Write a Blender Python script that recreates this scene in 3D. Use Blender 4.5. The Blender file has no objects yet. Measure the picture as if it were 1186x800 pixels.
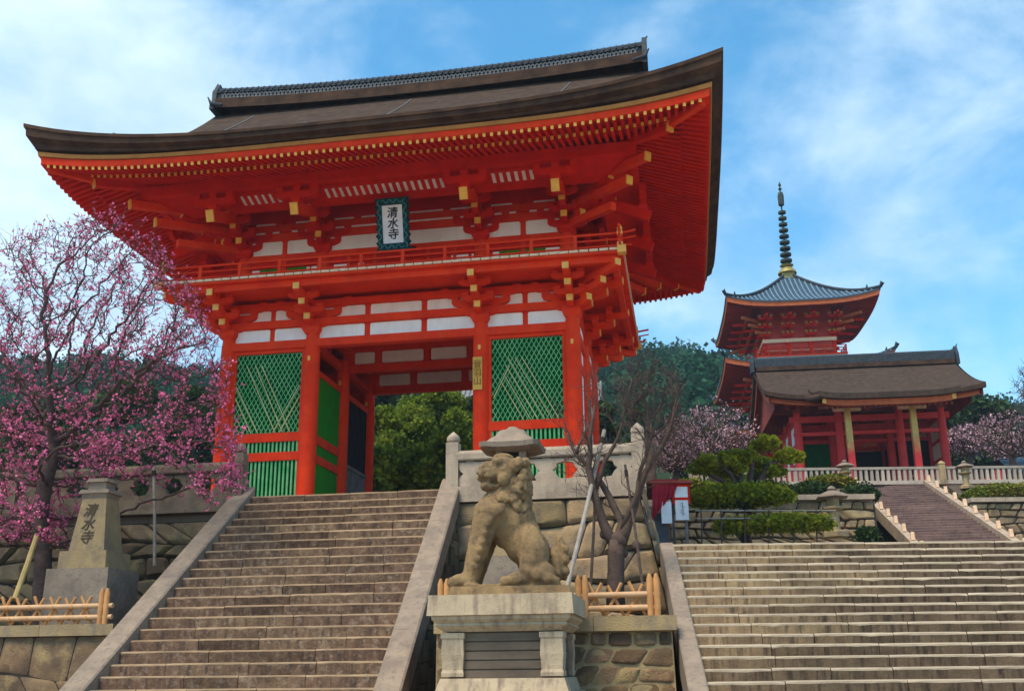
import bpy, math, random
import numpy as np
from mathutils import Vector, Matrix

R = random.Random(7)
NR = np.random.default_rng(7)
SC = bpy.context.scene
COL = SC.collection
PI = math.pi

# ------------------------------------------------------------------ camera
F_PX, CX, CY = 1142.17, 599.28, 466.08           # focal length and principal point, in photo pixels (1186 x 800)
CAM = Vector((7.724, -25.381, -4.0))
RT = Vector((0.98606, 0.16573, -0.0103)); FW = Vector((-0.16027, 0.95202, 0.26066))
def _basis():
    yaw, pitch, roll = 0.1668, 0.2637, -0.0103
    f = Vector((-math.sin(yaw)*math.cos(pitch), math.cos(yaw)*math.cos(pitch), math.sin(pitch)))
    r = Vector((math.cos(yaw), math.sin(yaw), 0)); u = r.cross(f)
    return math.cos(roll)*r + math.sin(roll)*u, -math.sin(roll)*r + math.cos(roll)*u, f
RT, UP, FW = _basis()
cd = bpy.data.cameras.new('camera'); cam = bpy.data.objects.new('camera', cd); COL.objects.link(cam)
cd.sensor_fit = 'HORIZONTAL'; cd.sensor_width = 36; cd.lens = 36*F_PX/1186
cd.shift_x = (593-CX)/1186; cd.shift_y = (CY-400)/1186
cd.clip_start = 0.1; cd.clip_end = 3000
M = Matrix.Identity(4)
for i in range(3):
    M[i][0], M[i][1], M[i][2], M[i][3] = RT[i], UP[i], -FW[i], CAM[i]
cam.matrix_world = M; SC.camera = cam

# ------------------------------------------------------------------ world, sun, exposure
SUN_EL, SUN_AZ = math.radians(61), math.radians(212)      # azimuth clockwise from +Y
w = bpy.data.worlds.new('World'); SC.world = w; w.use_nodes = True
nt = w.node_tree; nt.nodes.clear()
def N(t, ty, **k):
    n = t.nodes.new(ty)
    for a, b in k.items():
        if a in ('operation', 'blend_type', 'data_type', 'noise_dimensions', 'sky_type', 'interpolation', 'feature', 'distance', 'wave_type', 'bands_direction', 'vector_type', 'noise_type', 'attribute_name'):
            setattr(n, a, b)
        else:
            n.inputs[a].default_value = b
    return n
def L(t, a, b): t.links.new(a, b)
sky = N(nt, 'ShaderNodeTexSky', sky_type='NISHITA')
sky.sun_disc = False; sky.sun_elevation = SUN_EL; sky.sun_rotation = SUN_AZ
sky.air_density = 1.0; sky.dust_density = 0.6; sky.ozone_density = 2.2
tc = nt.nodes.new('ShaderNodeTexCoord')
mp = N(nt, 'ShaderNodeMapping'); mp.inputs['Scale'].default_value = (1.0, 1.0, 1.5); mp.inputs['Location'].default_value = (0.35, 0.2, 0.15)
L(nt, tc.outputs['Generated'], mp.inputs['Vector'])
n1 = N(nt, 'ShaderNodeTexNoise', Scale=1.7, Detail=5, Roughness=0.47, Distortion=0.15); L(nt, mp.outputs[0], n1.inputs['Vector'])
n2 = N(nt, 'ShaderNodeTexNoise', Scale=6.5, Detail=7, Roughness=0.6, Distortion=0.25); L(nt, mp.outputs[0], n2.inputs['Vector'])
r1 = nt.nodes.new('ShaderNodeValToRGB'); r1.color_ramp.elements[0].position = 0.47; r1.color_ramp.elements[1].position = 0.80
r1.color_ramp.interpolation = 'EASE'
L(nt, n1.outputs['Fac'], r1.inputs[0])
r2 = nt.nodes.new('ShaderNodeValToRGB'); r2.color_ramp.elements[0].position = 0.3; r2.color_ramp.elements[1].position = 0.75
L(nt, n2.outputs['Fac'], r2.inputs[0])
# two broad banks of cloud: low at the left and over the right half of the sky
def bank(d, a0, a1, amt):
    dp = N(nt, 'ShaderNodeVectorMath', operation='DOT_PRODUCT'); dp.inputs[1].default_value = Vector(d).normalized()
    L(nt, tc.outputs['Generated'], dp.inputs[0])
    mr = N(nt, 'ShaderNodeMapRange', **{'From Min': a0, 'From Max': a1, 'To Min': 0, 'To Max': amt}); L(nt, dp.outputs['Value'], mr.inputs['Value'])
    return mr.outputs[0]
def ray(x, y): return FW + RT*((x-CX)/F_PX) - UP*((y-CY)/F_PX)
bk = N(nt, 'ShaderNodeMath', operation='ADD')
L(nt, bank(ray(20, 110), 0.95, 0.998, 0.20), bk.inputs[0]); L(nt, bank(ray(1140, 150), 0.93, 0.998, 0.16), bk.inputs[1])
c1_ = N(nt, 'ShaderNodeMath', operation='MULTIPLY_ADD'); c1_.inputs[1].default_value = 0.62; L(nt, n1.outputs['Fac'], c1_.inputs[0]); L(nt, bk.outputs[0], c1_.inputs[2])
c2_ = N(nt, 'ShaderNodeMath', operation='MULTIPLY_ADD'); c2_.inputs[1].default_value = 0.42; L(nt, n2.outputs['Fac'], c2_.inputs[0]); L(nt, c1_.outputs[0], c2_.inputs[2])
s3 = N(nt, 'ShaderNodeMapRange', **{'From Min': 0.52, 'From Max': 0.80, 'To Min': 0, 'To Max': 0.82}); s3.interpolation_type = 'SMOOTHSTEP'; L(nt, c2_.outputs[0], s3.inputs['Value'])
mx = N(nt, 'ShaderNodeMix', data_type='RGBA'); L(nt, s3.outputs[0], mx.inputs['Factor'])
hs = N(nt, 'ShaderNodeHueSaturation', Hue=0.482, Saturation=1.3, Value=0.92); L(nt, sky.outputs[0], hs.inputs['Color'])
L(nt, hs.outputs[0], mx.inputs['A'])
cc_ = N(nt, 'ShaderNodeMix', data_type='RGBA'); cc_.inputs['A'].default_value = (3.6, 4.25, 4.65, 1); cc_.inputs['B'].default_value = (2.1, 2.9, 3.6, 1)
n3 = N(nt, 'ShaderNodeTexNoise', Scale=4.2, Detail=6, Roughness=0.6); L(nt, mp.outputs[0], n3.inputs['Vector'])
r3 = N(nt, 'ShaderNodeMapRange', **{'From Min': 0.4, 'From Max': 0.66}); L(nt, n3.outputs['Fac'], r3.inputs['Value']); L(nt, r3.outputs[0], cc_.inputs['Factor']); L(nt, cc_.outputs['Result'], mx.inputs['B'])
bg = N(nt, 'ShaderNodeBackground', Strength=0.15); L(nt, mx.outputs['Result'], bg.inputs['Color'])
wo = nt.nodes.new('ShaderNodeOutputWorld'); L(nt, bg.outputs[0], wo.inputs[0])

sd = bpy.data.lights.new('sun', 'SUN'); sd.energy = 2.3; sd.angle = math.radians(25); sd.color = (1.0, 0.87, 0.68)
so = bpy.data.objects.new('sun', sd); COL.objects.link(so); so.location = (-20, -40, 40)
sv = Vector((math.sin(SUN_AZ)*math.cos(SUN_EL), math.cos(SUN_AZ)*math.cos(SUN_EL), math.sin(SUN_EL)))
so.rotation_euler = sv.to_track_quat('Z', 'Y').to_euler()
SC.view_settings.view_transform = 'Standard'; SC.view_settings.look = 'None'
SC.view_settings.exposure = 1.0; SC.view_settings.gamma = 1.0; SC.view_settings.use_curve_mapping = False
SC.render.engine = 'CYCLES'
SC.cycles.max_bounces = 8; SC.cycles.diffuse_bounces = 5; SC.cycles.transparent_max_bounces = 8
SC.cycles.caustics_reflective = False; SC.cycles.caustics_refractive = False
SC.cycles.use_denoising = True

# a photo pixel turned into a world point at a known distance
FH = Vector((FW.x, FW.y, 0)).normalized()
def at_y(x, y, Y):
    d = ray(x, y); return CAM + d*((Y-CAM.y)/d.y)
def at_d(x, y, D):
    d = ray(x, y); return CAM + d*(D/d.dot(FH))

# ------------------------------------------------------------------ materials
MATS = {}
WORN0 = -5.6
HAZE = 0.00040
def mat(name, c1, c2=None, scale=4.0, rough=0.8, bump=0.0, bscale=None, island=0.0, streak=0.0, streak_col=None, streak_scale=(6, 6, 0.8),
        spots=0.0, spot_col=(0.1, 0.1, 0.05), spot_scale=2.0, metallic=0.0, lo=0.35, hi=0.65, spec=0.08, detail=6, transl=0.0, obj_random=0.0, c3=None, wave=None, worn=False, bmap=None):
    m = bpy.data.materials.new(name); m.use_nodes = True; t = m.node_tree
    b = t.nodes['Principled BSDF']; b.inputs['Roughness'].default_value = rough; b.inputs['Metallic'].default_value = metallic
    b.inputs['Specular IOR Level'].default_value = spec
    tc = t.nodes.new('ShaderNodeTexCoord'); co = tc.outputs['Object']
    col = None
    if c2 is None: c2 = tuple(x*0.8 for x in c1)
    n = N(t, 'ShaderNodeTexNoise', Scale=scale, Detail=detail, Roughness=0.6); L(t, co, n.inputs['Vector'])
    r = t.nodes.new('ShaderNodeValToRGB'); e = r.color_ramp.elements
    e[0].position = lo; e[1].position = hi; e[0].color = (*c1, 1); e[1].color = (*c2, 1)
    if c3 is not None:
        k = r.color_ramp.elements.new((lo+hi)/2); k.color = (*c3, 1)
    L(t, n.outputs['Fac'], r.inputs[0]); col = r.outputs[0]
    if streak:
        mpn = N(t, 'ShaderNodeMapping'); mpn.inputs['Scale'].default_value = streak_scale; L(t, co, mpn.inputs['Vector'])
        ns = N(t, 'ShaderNodeTexNoise', Scale=1.0, Detail=5, Roughness=0.65); L(t, mpn.outputs[0], ns.inputs['Vector'])
        rs = t.nodes.new('ShaderNodeValToRGB'); rs.color_ramp.elements[0].position = 0.48; rs.color_ramp.elements[1].position = 0.68
        L(t, ns.outputs['Fac'], rs.inputs[0])
        ms = N(t, 'ShaderNodeMath', operation='MULTIPLY'); ms.inputs[1].default_value = streak; L(t, rs.outputs[0], ms.inputs[0])
        x = N(t, 'ShaderNodeMix', data_type='RGBA'); L(t, ms.outputs[0], x.inputs['Factor']); L(t, col, x.inputs['A']); x.inputs['B'].default_value = (*(streak_col or tuple(v*0.35 for v in c1)), 1)
        col = x.outputs['Result']
    if spots:
        ns = N(t, 'ShaderNodeTexNoise', Scale=spot_scale, Detail=8, Roughness=0.7); L(t, co, ns.inputs['Vector'])
        rs = t.nodes.new('ShaderNodeValToRGB'); rs.color_ramp.elements[0].position = 0.52; rs.color_ramp.elements[1].position = 0.64
        L(t, ns.outputs['Fac'], rs.inputs[0])
        ms = N(t, 'ShaderNodeMath', operation='MULTIPLY'); ms.inputs[1].default_value = spots; L(t, rs.outputs[0], ms.inputs[0])
        x = N(t, 'ShaderNodeMix', data_type='RGBA'); L(t, ms.outputs[0], x.inputs['Factor']); L(t, col, x.inputs['A']); x.inputs['B'].default_value = (*spot_col, 1)
        col = x.outputs['Result']
    if worn:   # the middle and right of the broad flight is darkened by damp and foot traffic
        sx = t.nodes.new('ShaderNodeSeparateXYZ'); L(t, co, sx.inputs[0])
        nw = N(t, 'ShaderNodeTexNoise', Scale=0.55, Detail=5, Roughness=0.6); L(t, co, nw.inputs['Vector'])
        ay = N(t, 'ShaderNodeMath', operation='MULTIPLY_ADD'); L(t, sx.outputs['Y'], ay.inputs[0]); ay.inputs[1].default_value = -0.32; L(t, sx.outputs['X'], ay.inputs[2])
        an = N(t, 'ShaderNodeMath', operation='MULTIPLY_ADD'); L(t, nw.outputs['Fac'], an.inputs[0]); an.inputs[1].default_value = 5.0; L(t, ay.outputs[0], an.inputs[2])
        mw = N(t, 'ShaderNodeMapRange', **{'From Min': WORN0, 'From Max': WORN0+2.2, 'To Max': 0.86}); L(t, an.outputs[0], mw.inputs['Value'])
        x = N(t, 'ShaderNodeMix', data_type='RGBA'); L(t, mw.outputs[0], x.inputs['Factor']); L(t, col, x.inputs['A'])
        nd = N(t, 'ShaderNodeMix', data_type='RGBA', blend_type='MULTIPLY'); nd.inputs['Factor'].default_value = 1; L(t, col, nd.inputs['A']); nd.inputs['B'].default_value = (0.30, 0.31, 0.38, 1)
        L(t, nd.outputs['Result'], x.inputs['B']); col = x.outputs['Result']
    if island or obj_random:
        if island:
            g = t.nodes.new('ShaderNodeNewGeometry'); src = g.outputs['Random Per Island']; amt = island
        else:
            g = t.nodes.new('ShaderNodeObjectInfo'); src = g.outputs['Random']; amt = obj_random
        mr = N(t, 'ShaderNodeMapRange', **{'To Min': 1-amt, 'To Max': 1+amt*0.7}); L(t, src, mr.inputs['Value'])
        h = N(t, 'ShaderNodeHueSaturation'); L(t, col, h.inputs['Color']); L(t, mr.outputs[0], h.inputs['Value'])
        mh = N(t, 'ShaderNodeMath', operation='MULTIPLY'); mh.inputs[1].default_value = 7.31; L(t, src, mh.inputs[0])
        fr = N(t, 'ShaderNodeMath', operation='FRACT'); L(t, mh.outputs[0], fr.inputs[0])
        m3 = N(t, 'ShaderNodeMapRange', **{'To Min': 0.5-0.014*min(1, amt*2), 'To Max': 0.5+0.008*min(1, amt*2)}); L(t, fr.outputs[0], m3.inputs['Value'])
        L(t, m3.outputs[0], h.inputs['Hue']); col = h.outputs[0]
    L(t, col, b.inputs['Base Color'])
    if bump:
        nb = N(t, 'ShaderNodeTexNoise', Scale=bscale or scale*4, Detail=8, Roughness=0.65)
        if bmap:
            mpb = N(t, 'ShaderNodeMapping'); mpb.inputs['Scale'].default_value = bmap; L(t, co, mpb.inputs['Vector']); L(t, mpb.outputs[0], nb.inputs['Vector'])
        else: L(t, co, nb.inputs['Vector'])
        bn = N(t, 'ShaderNodeBump', Strength=min(1, bump), Distance=0.03); L(t, nb.outputs['Fac'], bn.inputs['Height']); L(t, bn.outputs[0], b.inputs['Normal'])
    if transl:
        tr = t.nodes.new('ShaderNodeBsdfTranslucent'); L(t, col, tr.inputs['Color'])
        mxs = t.nodes.new('ShaderNodeMixShader'); mxs.inputs[0].default_value = transl
        L(t, b.outputs[0], mxs.inputs[1]); L(t, tr.outputs[0], mxs.inputs[2]); L(t, mxs.outputs[0], t.nodes['Material Output'].inputs['Surface'])
    MATS[name] = m
    return m

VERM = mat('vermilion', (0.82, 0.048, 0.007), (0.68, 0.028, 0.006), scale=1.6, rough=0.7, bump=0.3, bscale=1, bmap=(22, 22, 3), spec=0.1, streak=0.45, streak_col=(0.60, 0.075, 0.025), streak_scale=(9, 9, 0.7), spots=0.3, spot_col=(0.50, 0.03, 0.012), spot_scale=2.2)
VERM_DK = mat('vermilion_shaded', (0.70, 0.020, 0.006), (0.56, 0.014, 0.005), scale=2.0, rough=0.75, spec=0.08, spots=0.3, spot_col=(0.40, 0.02, 0.01), spot_scale=2.5)  # the same vermilion, with shade under the eaves put into its colour
RED_OLD = mat('faded_red', (0.52, 0.06, 0.042), (0.38, 0.045, 0.035), scale=2.0, rough=0.7, bump=0.2, bscale=20)
RED_ROSE = mat('rose_red', (0.70, 0.06, 0.055), (0.56, 0.042, 0.04), scale=1.5, rough=0.75, streak=0.3, streak_col=(0.35, 0.08, 0.06))
RED_BROWN = mat('brown_red', (0.36, 0.075, 0.05), (0.24, 0.05, 0.038), scale=2.5, rough=0.75)
BATTEN = mat('ochre_batten', (0.46, 0.20, 0.055), (0.36, 0.15, 0.04), scale=3, rough=0.7)
ORANGE_ED = mat('orange_board', (0.55, 0.14, 0.05), (0.42, 0.10, 0.04), scale=2.5, rough=0.7)
OCHRE = mat('ochre_wood', (0.66, 0.36, 0.07), (0.52, 0.28, 0.06), scale=3, rough=0.6)
GOLD = mat('gilt_ochre', (0.88, 0.46, 0.05), (0.72, 0.33, 0.04), scale=6, rough=0.42, spec=0.5)
CREAM = mat('cream_paint', (0.85, 0.62, 0.40), (0.75, 0.45, 0.28), scale=8, rough=0.7)
PLASTER = mat('white_plaster', (0.92, 0.86, 0.78), (0.82, 0.74, 0.66), scale=1.3, rough=0.9, streak=0.2, streak_col=(0.5, 0.42, 0.38), streak_scale=(4, 4, 0.8))
BARK = mat('cypress_bark', (0.085, 0.056, 0.040), (0.052, 0.034, 0.025), scale=3.5, rough=0.95, bump=0.9, bscale=1, bmap=(3, 26, 26), streak=0.6, streak_col=(0.035, 0.024, 0.019), streak_scale=(0.7, 9, 9), spots=0.35, spot_col=(0.075, 0.055, 0.035), spot_scale=0.7)
BARK_ED = mat('bark_edge', (0.095, 0.052, 0.032), (0.045, 0.026, 0.018), scale=2.0, rough=0.95, bump=0.5, bscale=30, streak=0.5, streak_col=(0.025, 0.018, 0.015), streak_scale=(0.8, 0.8, 30))
TILE = mat('ridge_tile', (0.05, 0.06, 0.068), (0.03, 0.036, 0.042), scale=6, rough=0.6, bump=0.2)
TILE_LT = mat('ridge_tile_pale', (0.24, 0.235, 0.23), (0.16, 0.16, 0.16), scale=8, rough=0.7)
TILE_RIB = mat('blue_grey_tile_rib', (0.20, 0.27, 0.32), (0.12, 0.18, 0.23), scale=3, rough=0.5)
TILE_BLUE = mat('blue_grey_tile', (0.05, 0.09, 0.12), (0.03, 0.06, 0.085), scale=3, rough=0.45, bump=0.2)
GREEN_SL = mat('green_lattice', (0.20, 0.52, 0.22), (0.07, 0.38, 0.12), scale=3, rough=0.6)
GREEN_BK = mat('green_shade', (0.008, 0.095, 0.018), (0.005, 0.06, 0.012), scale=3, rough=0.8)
GREEN_BD = mat('green_board', (0.012, 0.26, 0.008), (0.02, 0.20, 0.012), scale=2, rough=0.8, spec=0.1, streak=0.25, streak_col=(0.16, 0.2, 0.05))
STRAW = mat('weathered_slat', (0.62, 0.55, 0.24), (0.5, 0.44, 0.2), scale=5, rough=0.8)
DARKW = mat('black_wood', (0.022, 0.016, 0.018), (0.012, 0.010, 0.012), scale=4, rough=0.7)
GREYW = mat('grey_wood', (0.20, 0.17, 0.16), (0.13, 0.11, 0.10), scale=4, rough=0.85, bump=0.3)
STONE = mat('pale_granite', (0.47, 0.36, 0.255), (0.36, 0.275, 0.195), scale=2.2, rough=0.9, bump=0.5, bscale=25, spots=0.45, spot_col=(0.17, 0.14, 0.11), spot_scale=1.8, streak=0.3, streak_col=(0.2, 0.16, 0.13))
STONE_GR = mat('grey_granite', (0.31, 0.235, 0.165), (0.21, 0.16, 0.12), scale=2.5, rough=0.9, bump=0.5, bscale=30, spots=0.6, spot_col=(0.14, 0.115, 0.10), spot_scale=9)
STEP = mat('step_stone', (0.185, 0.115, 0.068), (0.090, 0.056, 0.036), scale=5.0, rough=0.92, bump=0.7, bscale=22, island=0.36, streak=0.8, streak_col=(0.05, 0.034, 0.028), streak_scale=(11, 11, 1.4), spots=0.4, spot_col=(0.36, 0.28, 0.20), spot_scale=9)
STEP_T = mat('step_tread', (0.37, 0.25, 0.145), (0.25, 0.168, 0.098), scale=2.0, rough=0.92, bump=0.5, bscale=22, island=0.15, spots=0.4, spot_col=(0.18, 0.13, 0.095), spot_scale=3)  # paler than the risers: light from above put into the colour, plus wear
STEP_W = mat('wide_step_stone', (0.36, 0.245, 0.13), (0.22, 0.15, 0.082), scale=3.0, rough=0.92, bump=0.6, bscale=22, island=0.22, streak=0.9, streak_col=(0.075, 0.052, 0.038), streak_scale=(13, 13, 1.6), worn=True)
STEP_WT = mat('wide_step_tread', (0.48, 0.38, 0.26), (0.37, 0.29, 0.20), scale=1.2, rough=0.92, bump=0.5, bscale=22, island=0.1, spots=0.4, spot_col=(0.28, 0.22, 0.16), spot_scale=1.5)  # wide treads lightened likewise: overhead light in the colour, with worn nosings
OLDSTEP = mat('dark_step_stone', (0.20, 0.125, 0.10), (0.13, 0.085, 0.075), scale=1.0, rough=0.95, bump=0.5, island=0.2, streak=0.5)
WALL_S = mat('wall_stone', (0.40, 0.275, 0.135), (0.25, 0.185, 0.115), scale=3.5, rough=0.92, bump=0.9, bscale=34, island=0.36, spots=0.6, spot_col=(0.16, 0.125, 0.10), spot_scale=3.2)
WALL_D = mat('dark_wall_stone', (0.20, 0.15, 0.09), (0.115, 0.09, 0.06), scale=1.2, rough=0.95, bump=0.9, bscale=30, island=0.4, spots=0.6, spot_col=(0.28, 0.23, 0.11), spot_scale=3.0)
WALL_P = mat('planter_stone', (0.27, 0.175, 0.085), (0.13, 0.088, 0.06), scale=1.2, rough=0.95, bump=0.9, bscale=34, island=0.4, spots=0.65, spot_col=(0.40, 0.29, 0.13), spot_scale=1.8)
STONE_OLD = mat('weathered_granite', (0.27, 0.205, 0.14), (0.16, 0.125, 0.09), scale=2.2, rough=0.95, bump=0.6, bscale=28, spots=0.6, spot_col=(0.10, 0.085, 0.06), spot_scale=2.5)
MORTAR = mat('mortar', (0.36, 0.27, 0.14), (0.24, 0.18, 0.10), scale=5, rough=1.0, bump=0.5)
MORT_D = mat('dark_joint', (0.05, 0.04, 0.03), (0.03, 0.025, 0.02), scale=5, rough=1.0)
LIONM = mat('lion_stone', (0.36, 0.23, 0.105), (0.21, 0.135, 0.068), scale=2.3, rough=0.9, bump=0.9, bscale=55, spots=0.8, spot_col=(0.11, 0.078, 0.05), spot_scale=5.5, streak=0.6, streak_col=(0.14, 0.095, 0.06), streak_scale=(6, 6, 1.2))
MONU = mat('monument_stone', (0.44, 0.31, 0.145), (0.28, 0.20, 0.11), scale=1.5, rough=0.9, bump=0.7, bscale=40, spots=0.6, spot_col=(0.17, 0.135, 0.105), spot_scale=3.5, streak=0.5, streak_col=(0.20, 0.165, 0.14), streak_scale=(5, 5, 0.9))
PANEL = mat('slate_panel', (0.15, 0.11, 0.075), (0.10, 0.075, 0.055), scale=2, rough=0.8, bump=0.3, streak=0.5, streak_col=(0.19, 0.14, 0.10), streak_scale=(1, 1, 9))
BAMBOO = mat('bamboo', (0.56, 0.29, 0.11), (0.42, 0.20, 0.075), scale=5, rough=0.6, streak=0.25)
BAMB_P = mat('pale_bamboo', (0.58, 0.36, 0.20), (0.46, 0.28, 0.15), scale=4, rough=0.55)
POLE = mat('pole_wood', (0.38, 0.32, 0.26), (0.27, 0.22, 0.18), scale=6, rough=0.85, bump=0.3)
POLE_Y = mat('yellow_bamboo', (0.42, 0.30, 0.12), (0.33, 0.24, 0.10), scale=6, rough=0.7)
TRUNK = mat('plum_bark', (0.115, 0.075, 0.062), (0.065, 0.043, 0.038), scale=8, rough=0.95, bump=0.8, bscale=30, spots=0.35, spot_col=(0.13, 0.10, 0.085), spot_scale=6)
TRUNK2 = mat('bare_bark', (0.12, 0.08, 0.06), (0.075, 0.05, 0.042), scale=8, rough=0.95, bump=0.8, bscale=30)
PINK = mat('plum_blossom', (0.84, 0.25, 0.40), (0.68, 0.12, 0.26), scale=2, rough=0.8, island=0.4, transl=0.25)
PINK2 = mat('cherry_blossom', (0.78, 0.50, 0.53), (0.64, 0.34, 0.40), scale=1, rough=0.8, island=0.3, transl=0.25)
LEAF = mat('garden_leaf', (0.27, 0.31, 0.03), (0.10, 0.17, 0.02), scale=0.9, rough=0.7, island=0.55, transl=0.5)
LEAF_D = mat('dark_leaf', (0.05, 0.085, 0.022), (0.028, 0.055, 0.016), scale=0.6, rough=0.7, island=0.5, transl=0.2)
PINE = mat('pine_needle', (0.46, 0.44, 0.035), (0.24, 0.28, 0.022), scale=0.8, rough=0.7, island=0.45, transl=0.6)
HEDGE = mat('hedge_leaf', (0.14, 0.19, 0.02), (0.22, 0.17, 0.025), scale=0.5, rough=0.7, island=0.5, transl=0.2)
FOREST = mat('forest_leaf', (0.026, 0.098, 0.045), (0.014, 0.058, 0.032), scale=0.06, rough=0.8, island=0.45, transl=0.2, detail=3)
FLOORM = mat('forest_floor', (0.03, 0.05, 0.02), (0.02, 0.035, 0.015), scale=0.2, rough=1.0)
SOIL = mat('soil', (0.13, 0.10, 0.07), (0.08, 0.065, 0.05), scale=2, rough=1.0, bump=0.5)
PAVE = mat('paving', (0.30, 0.26, 0.21), (0.23, 0.20, 0.17), scale=0.8, rough=0.95, bump=0.3)
CLOTH_R = mat('red_cloth', (0.36, 0.02, 0.03), (0.28, 0.015, 0.03), scale=3, rough=0.9)
CLOTH_W = mat('white_cloth', (0.78, 0.76, 0.74), (0.66, 0.62, 0.62), scale=3, rough=0.9)
BLUEGR = mat('grey_board', (0.10, 0.10, 0.11), (0.07, 0.07, 0.08), scale=3, rough=0.8)
INK = mat('ink', (0.015, 0.013, 0.012), (0.02, 0.018, 0.016), rough=0.6)
INK_BR = mat('carved_shadow', (0.10, 0.07, 0.045), (0.08, 0.055, 0.035), rough=0.9)
INK_OC = mat('faded_ink', (0.30, 0.13, 0.02), (0.25, 0.11, 0.02), rough=0.8)
TEAL = mat('teal_frame', (0.012, 0.05, 0.055), (0.008, 0.03, 0.035), scale=8, rough=0.5)
TEAL_L = mat('teal_wave', (0.05, 0.24, 0.22), (0.03, 0.16, 0.18), scale=8, rough=0.5)
BRONZE = mat('green_bronze', (0.06, 0.075, 0.065), (0.035, 0.045, 0.04), scale=5, rough=0.6, metallic=0.3)
BRASS = mat('yellow_bronze', (0.36, 0.30, 0.10), (0.25, 0.2, 0.07), scale=5, rough=0.5, metallic=0.2)

# ------------------------------------------------------------------ mesh helpers
class MB:
    def __init__(s): s.v = []; s.f = []; s.m = []; s.mats = []
    def mi(s, m):
        if m not in s.mats: s.mats.append(m)
        return s.mats.index(m)
    def add(s, vs, fs, m):
        k = len(s.v); i = s.mi(m); s.v.extend(tuple(v) for v in vs)
        for f in fs: s.f.append(tuple(k+q for q in f)); s.m.append(i)
    def box(s, x0, x1, y0, y1, z0, z1, m):
        s.add([(x0,y0,z0),(x1,y0,z0),(x1,y1,z0),(x0,y1,z0),(x0,y0,z1),(x1,y0,z1),(x1,y1,z1),(x0,y1,z1)], BOXF, m)
    def cbox(s, c, sx, sy, sz, m, rz=0): # centre box rotated about z
        ca, sa = math.cos(rz), math.sin(rz); vs = []
        for dz in (-1, 1):
            for dx, dy in ((-1,-1),(1,-1),(1,1),(-1,1)):
                a, b = dx*sx/2, dy*sy/2; vs.append((c[0]+a*ca-b*sa, c[1]+a*sa+b*ca, c[2]+dz*sz/2))
        s.add(vs, BOXF, m)
    def frus(s, c, sx0, sy0, sx1, sy1, z0, z1, m, rz=0):
        ca, sa = math.cos(rz), math.sin(rz); vs = []
        for (sx, sy, z) in ((sx0, sy0, z0), (sx1, sy1, z1)):
            for dx, dy in ((-1,-1),(1,-1),(1,1),(-1,1)):
                a, b = dx*sx/2, dy*sy/2; vs.append((c[0]+a*ca-b*sa, c[1]+a*sa+b*ca, z))
        s.add(vs, BOXF, m)
    def beam(s, a, b, wd, ht, m, up=(0,0,1)):
        a = Vector(a); b = Vector(b); d = (b-a).normalized(); sd = d.cross(Vector(up))
        if sd.length < 1e-5: sd = d.cross(Vector((1,0,0)))
        sd.normalize(); u = sd.cross(d); vs = []
        for p in (a, b):
            for i, j in ((-1,-1),(1,-1),(1,1),(-1,1)): vs.append(p+sd*(i*wd/2)+u*(j*ht/2))
        s.add(vs, BOXF2, m)
    def tube(s, pts, rad, m, n=8, cap=True):
        pts = [Vector(p) for p in pts]; k = len(pts)
        if not hasattr(rad, '__len__'): rad = [rad]*k
        vs = []; prev = None
        for i, p in enumerate(pts):
            d = (pts[min(i+1,k-1)]-pts[max(i-1,0)]).normalized()
            if prev is None:
                sd = d.cross(Vector((0,0,1)));
                if sd.length < 1e-3: sd = d.cross(Vector((1,0,0)))
            else: sd = prev - d*prev.dot(d)
            sd.normalize(); prev = sd; u = d.cross(sd)
            for j in range(n):
                a = 2*PI*j/n; vs.append(p+sd*(math.cos(a)*rad[i])+u*(math.sin(a)*rad[i]))
        fs = [(i*n+j, i*n+(j+1)%n, (i+1)*n+(j+1)%n, (i+1)*n+j) for i in range(k-1) for j in range(n)]
        if cap: fs += [tuple(range(n-1,-1,-1)), tuple((k-1)*n+j for j in range(n))]
        s.add(vs, fs, m)
    def lathe(s, c, prof, m, n=16, sq=0, rz=0):
        vs = []; k = len(prof)
        for r, z in prof:
            for j in range(n):
                a = 2*PI*(j+0.5)/n + rz; q = 1.0
                if sq: q = 1/max(abs(math.cos(a-rz)), abs(math.sin(a-rz)))
                vs.append((c[0]+r*q*math.cos(a), c[1]+r*q*math.sin(a), c[2]+z))
        fs = [(i*n+j, i*n+(j+1)%n, (i+1)*n+(j+1)%n, (i+1)*n+j) for i in range(k-1) for j in range(n)]
        fs += [tuple(range(n-1,-1,-1)), tuple((k-1)*n+j for j in range(n))]
        s.add(vs, fs, m)
    def quad(s, a, b, c, d, m): s.add([a,b,c,d], [(0,1,2,3)], m)
    def prism(s, poly, y0, y1, m, ax='y', caps=True):    # polygon in (u, z), extruded along the other axis
        n = len(poly)
        if ax == 'y': vs = [(p[0], y0, p[1]) for p in poly]+[(p[0], y1, p[1]) for p in poly]
        else: vs = [(y0, p[0], p[1]) for p in poly]+[(y1, p[0], p[1]) for p in poly]
        fs = [(i, (i+1)%n, n+(i+1)%n, n+i) for i in range(n)]
        if caps: fs += [tuple(range(n-1,-1,-1)), tuple(range(n, 2*n))]
        s.add(vs, fs, m)
    def grid(s, P, m, close=False):
        r, c = len(P), len(P[0]); vs = [p for row in P for p in row]
        s.add(vs, [(i*c+j, i*c+j+1, (i+1)*c+j+1, (i+1)*c+j) for i in range(r-1) for j in range(c-1)], m)
BOXF = [(0,3,2,1),(4,5,6,7),(0,1,5,4),(1,2,6,5),(2,3,7,6),(3,0,4,7)]
BOXF2 = [(0,1,2,3),(7,6,5,4),(0,4,5,1),(1,5,6,2),(2,6,7,3),(3,7,4,0)]

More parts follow.
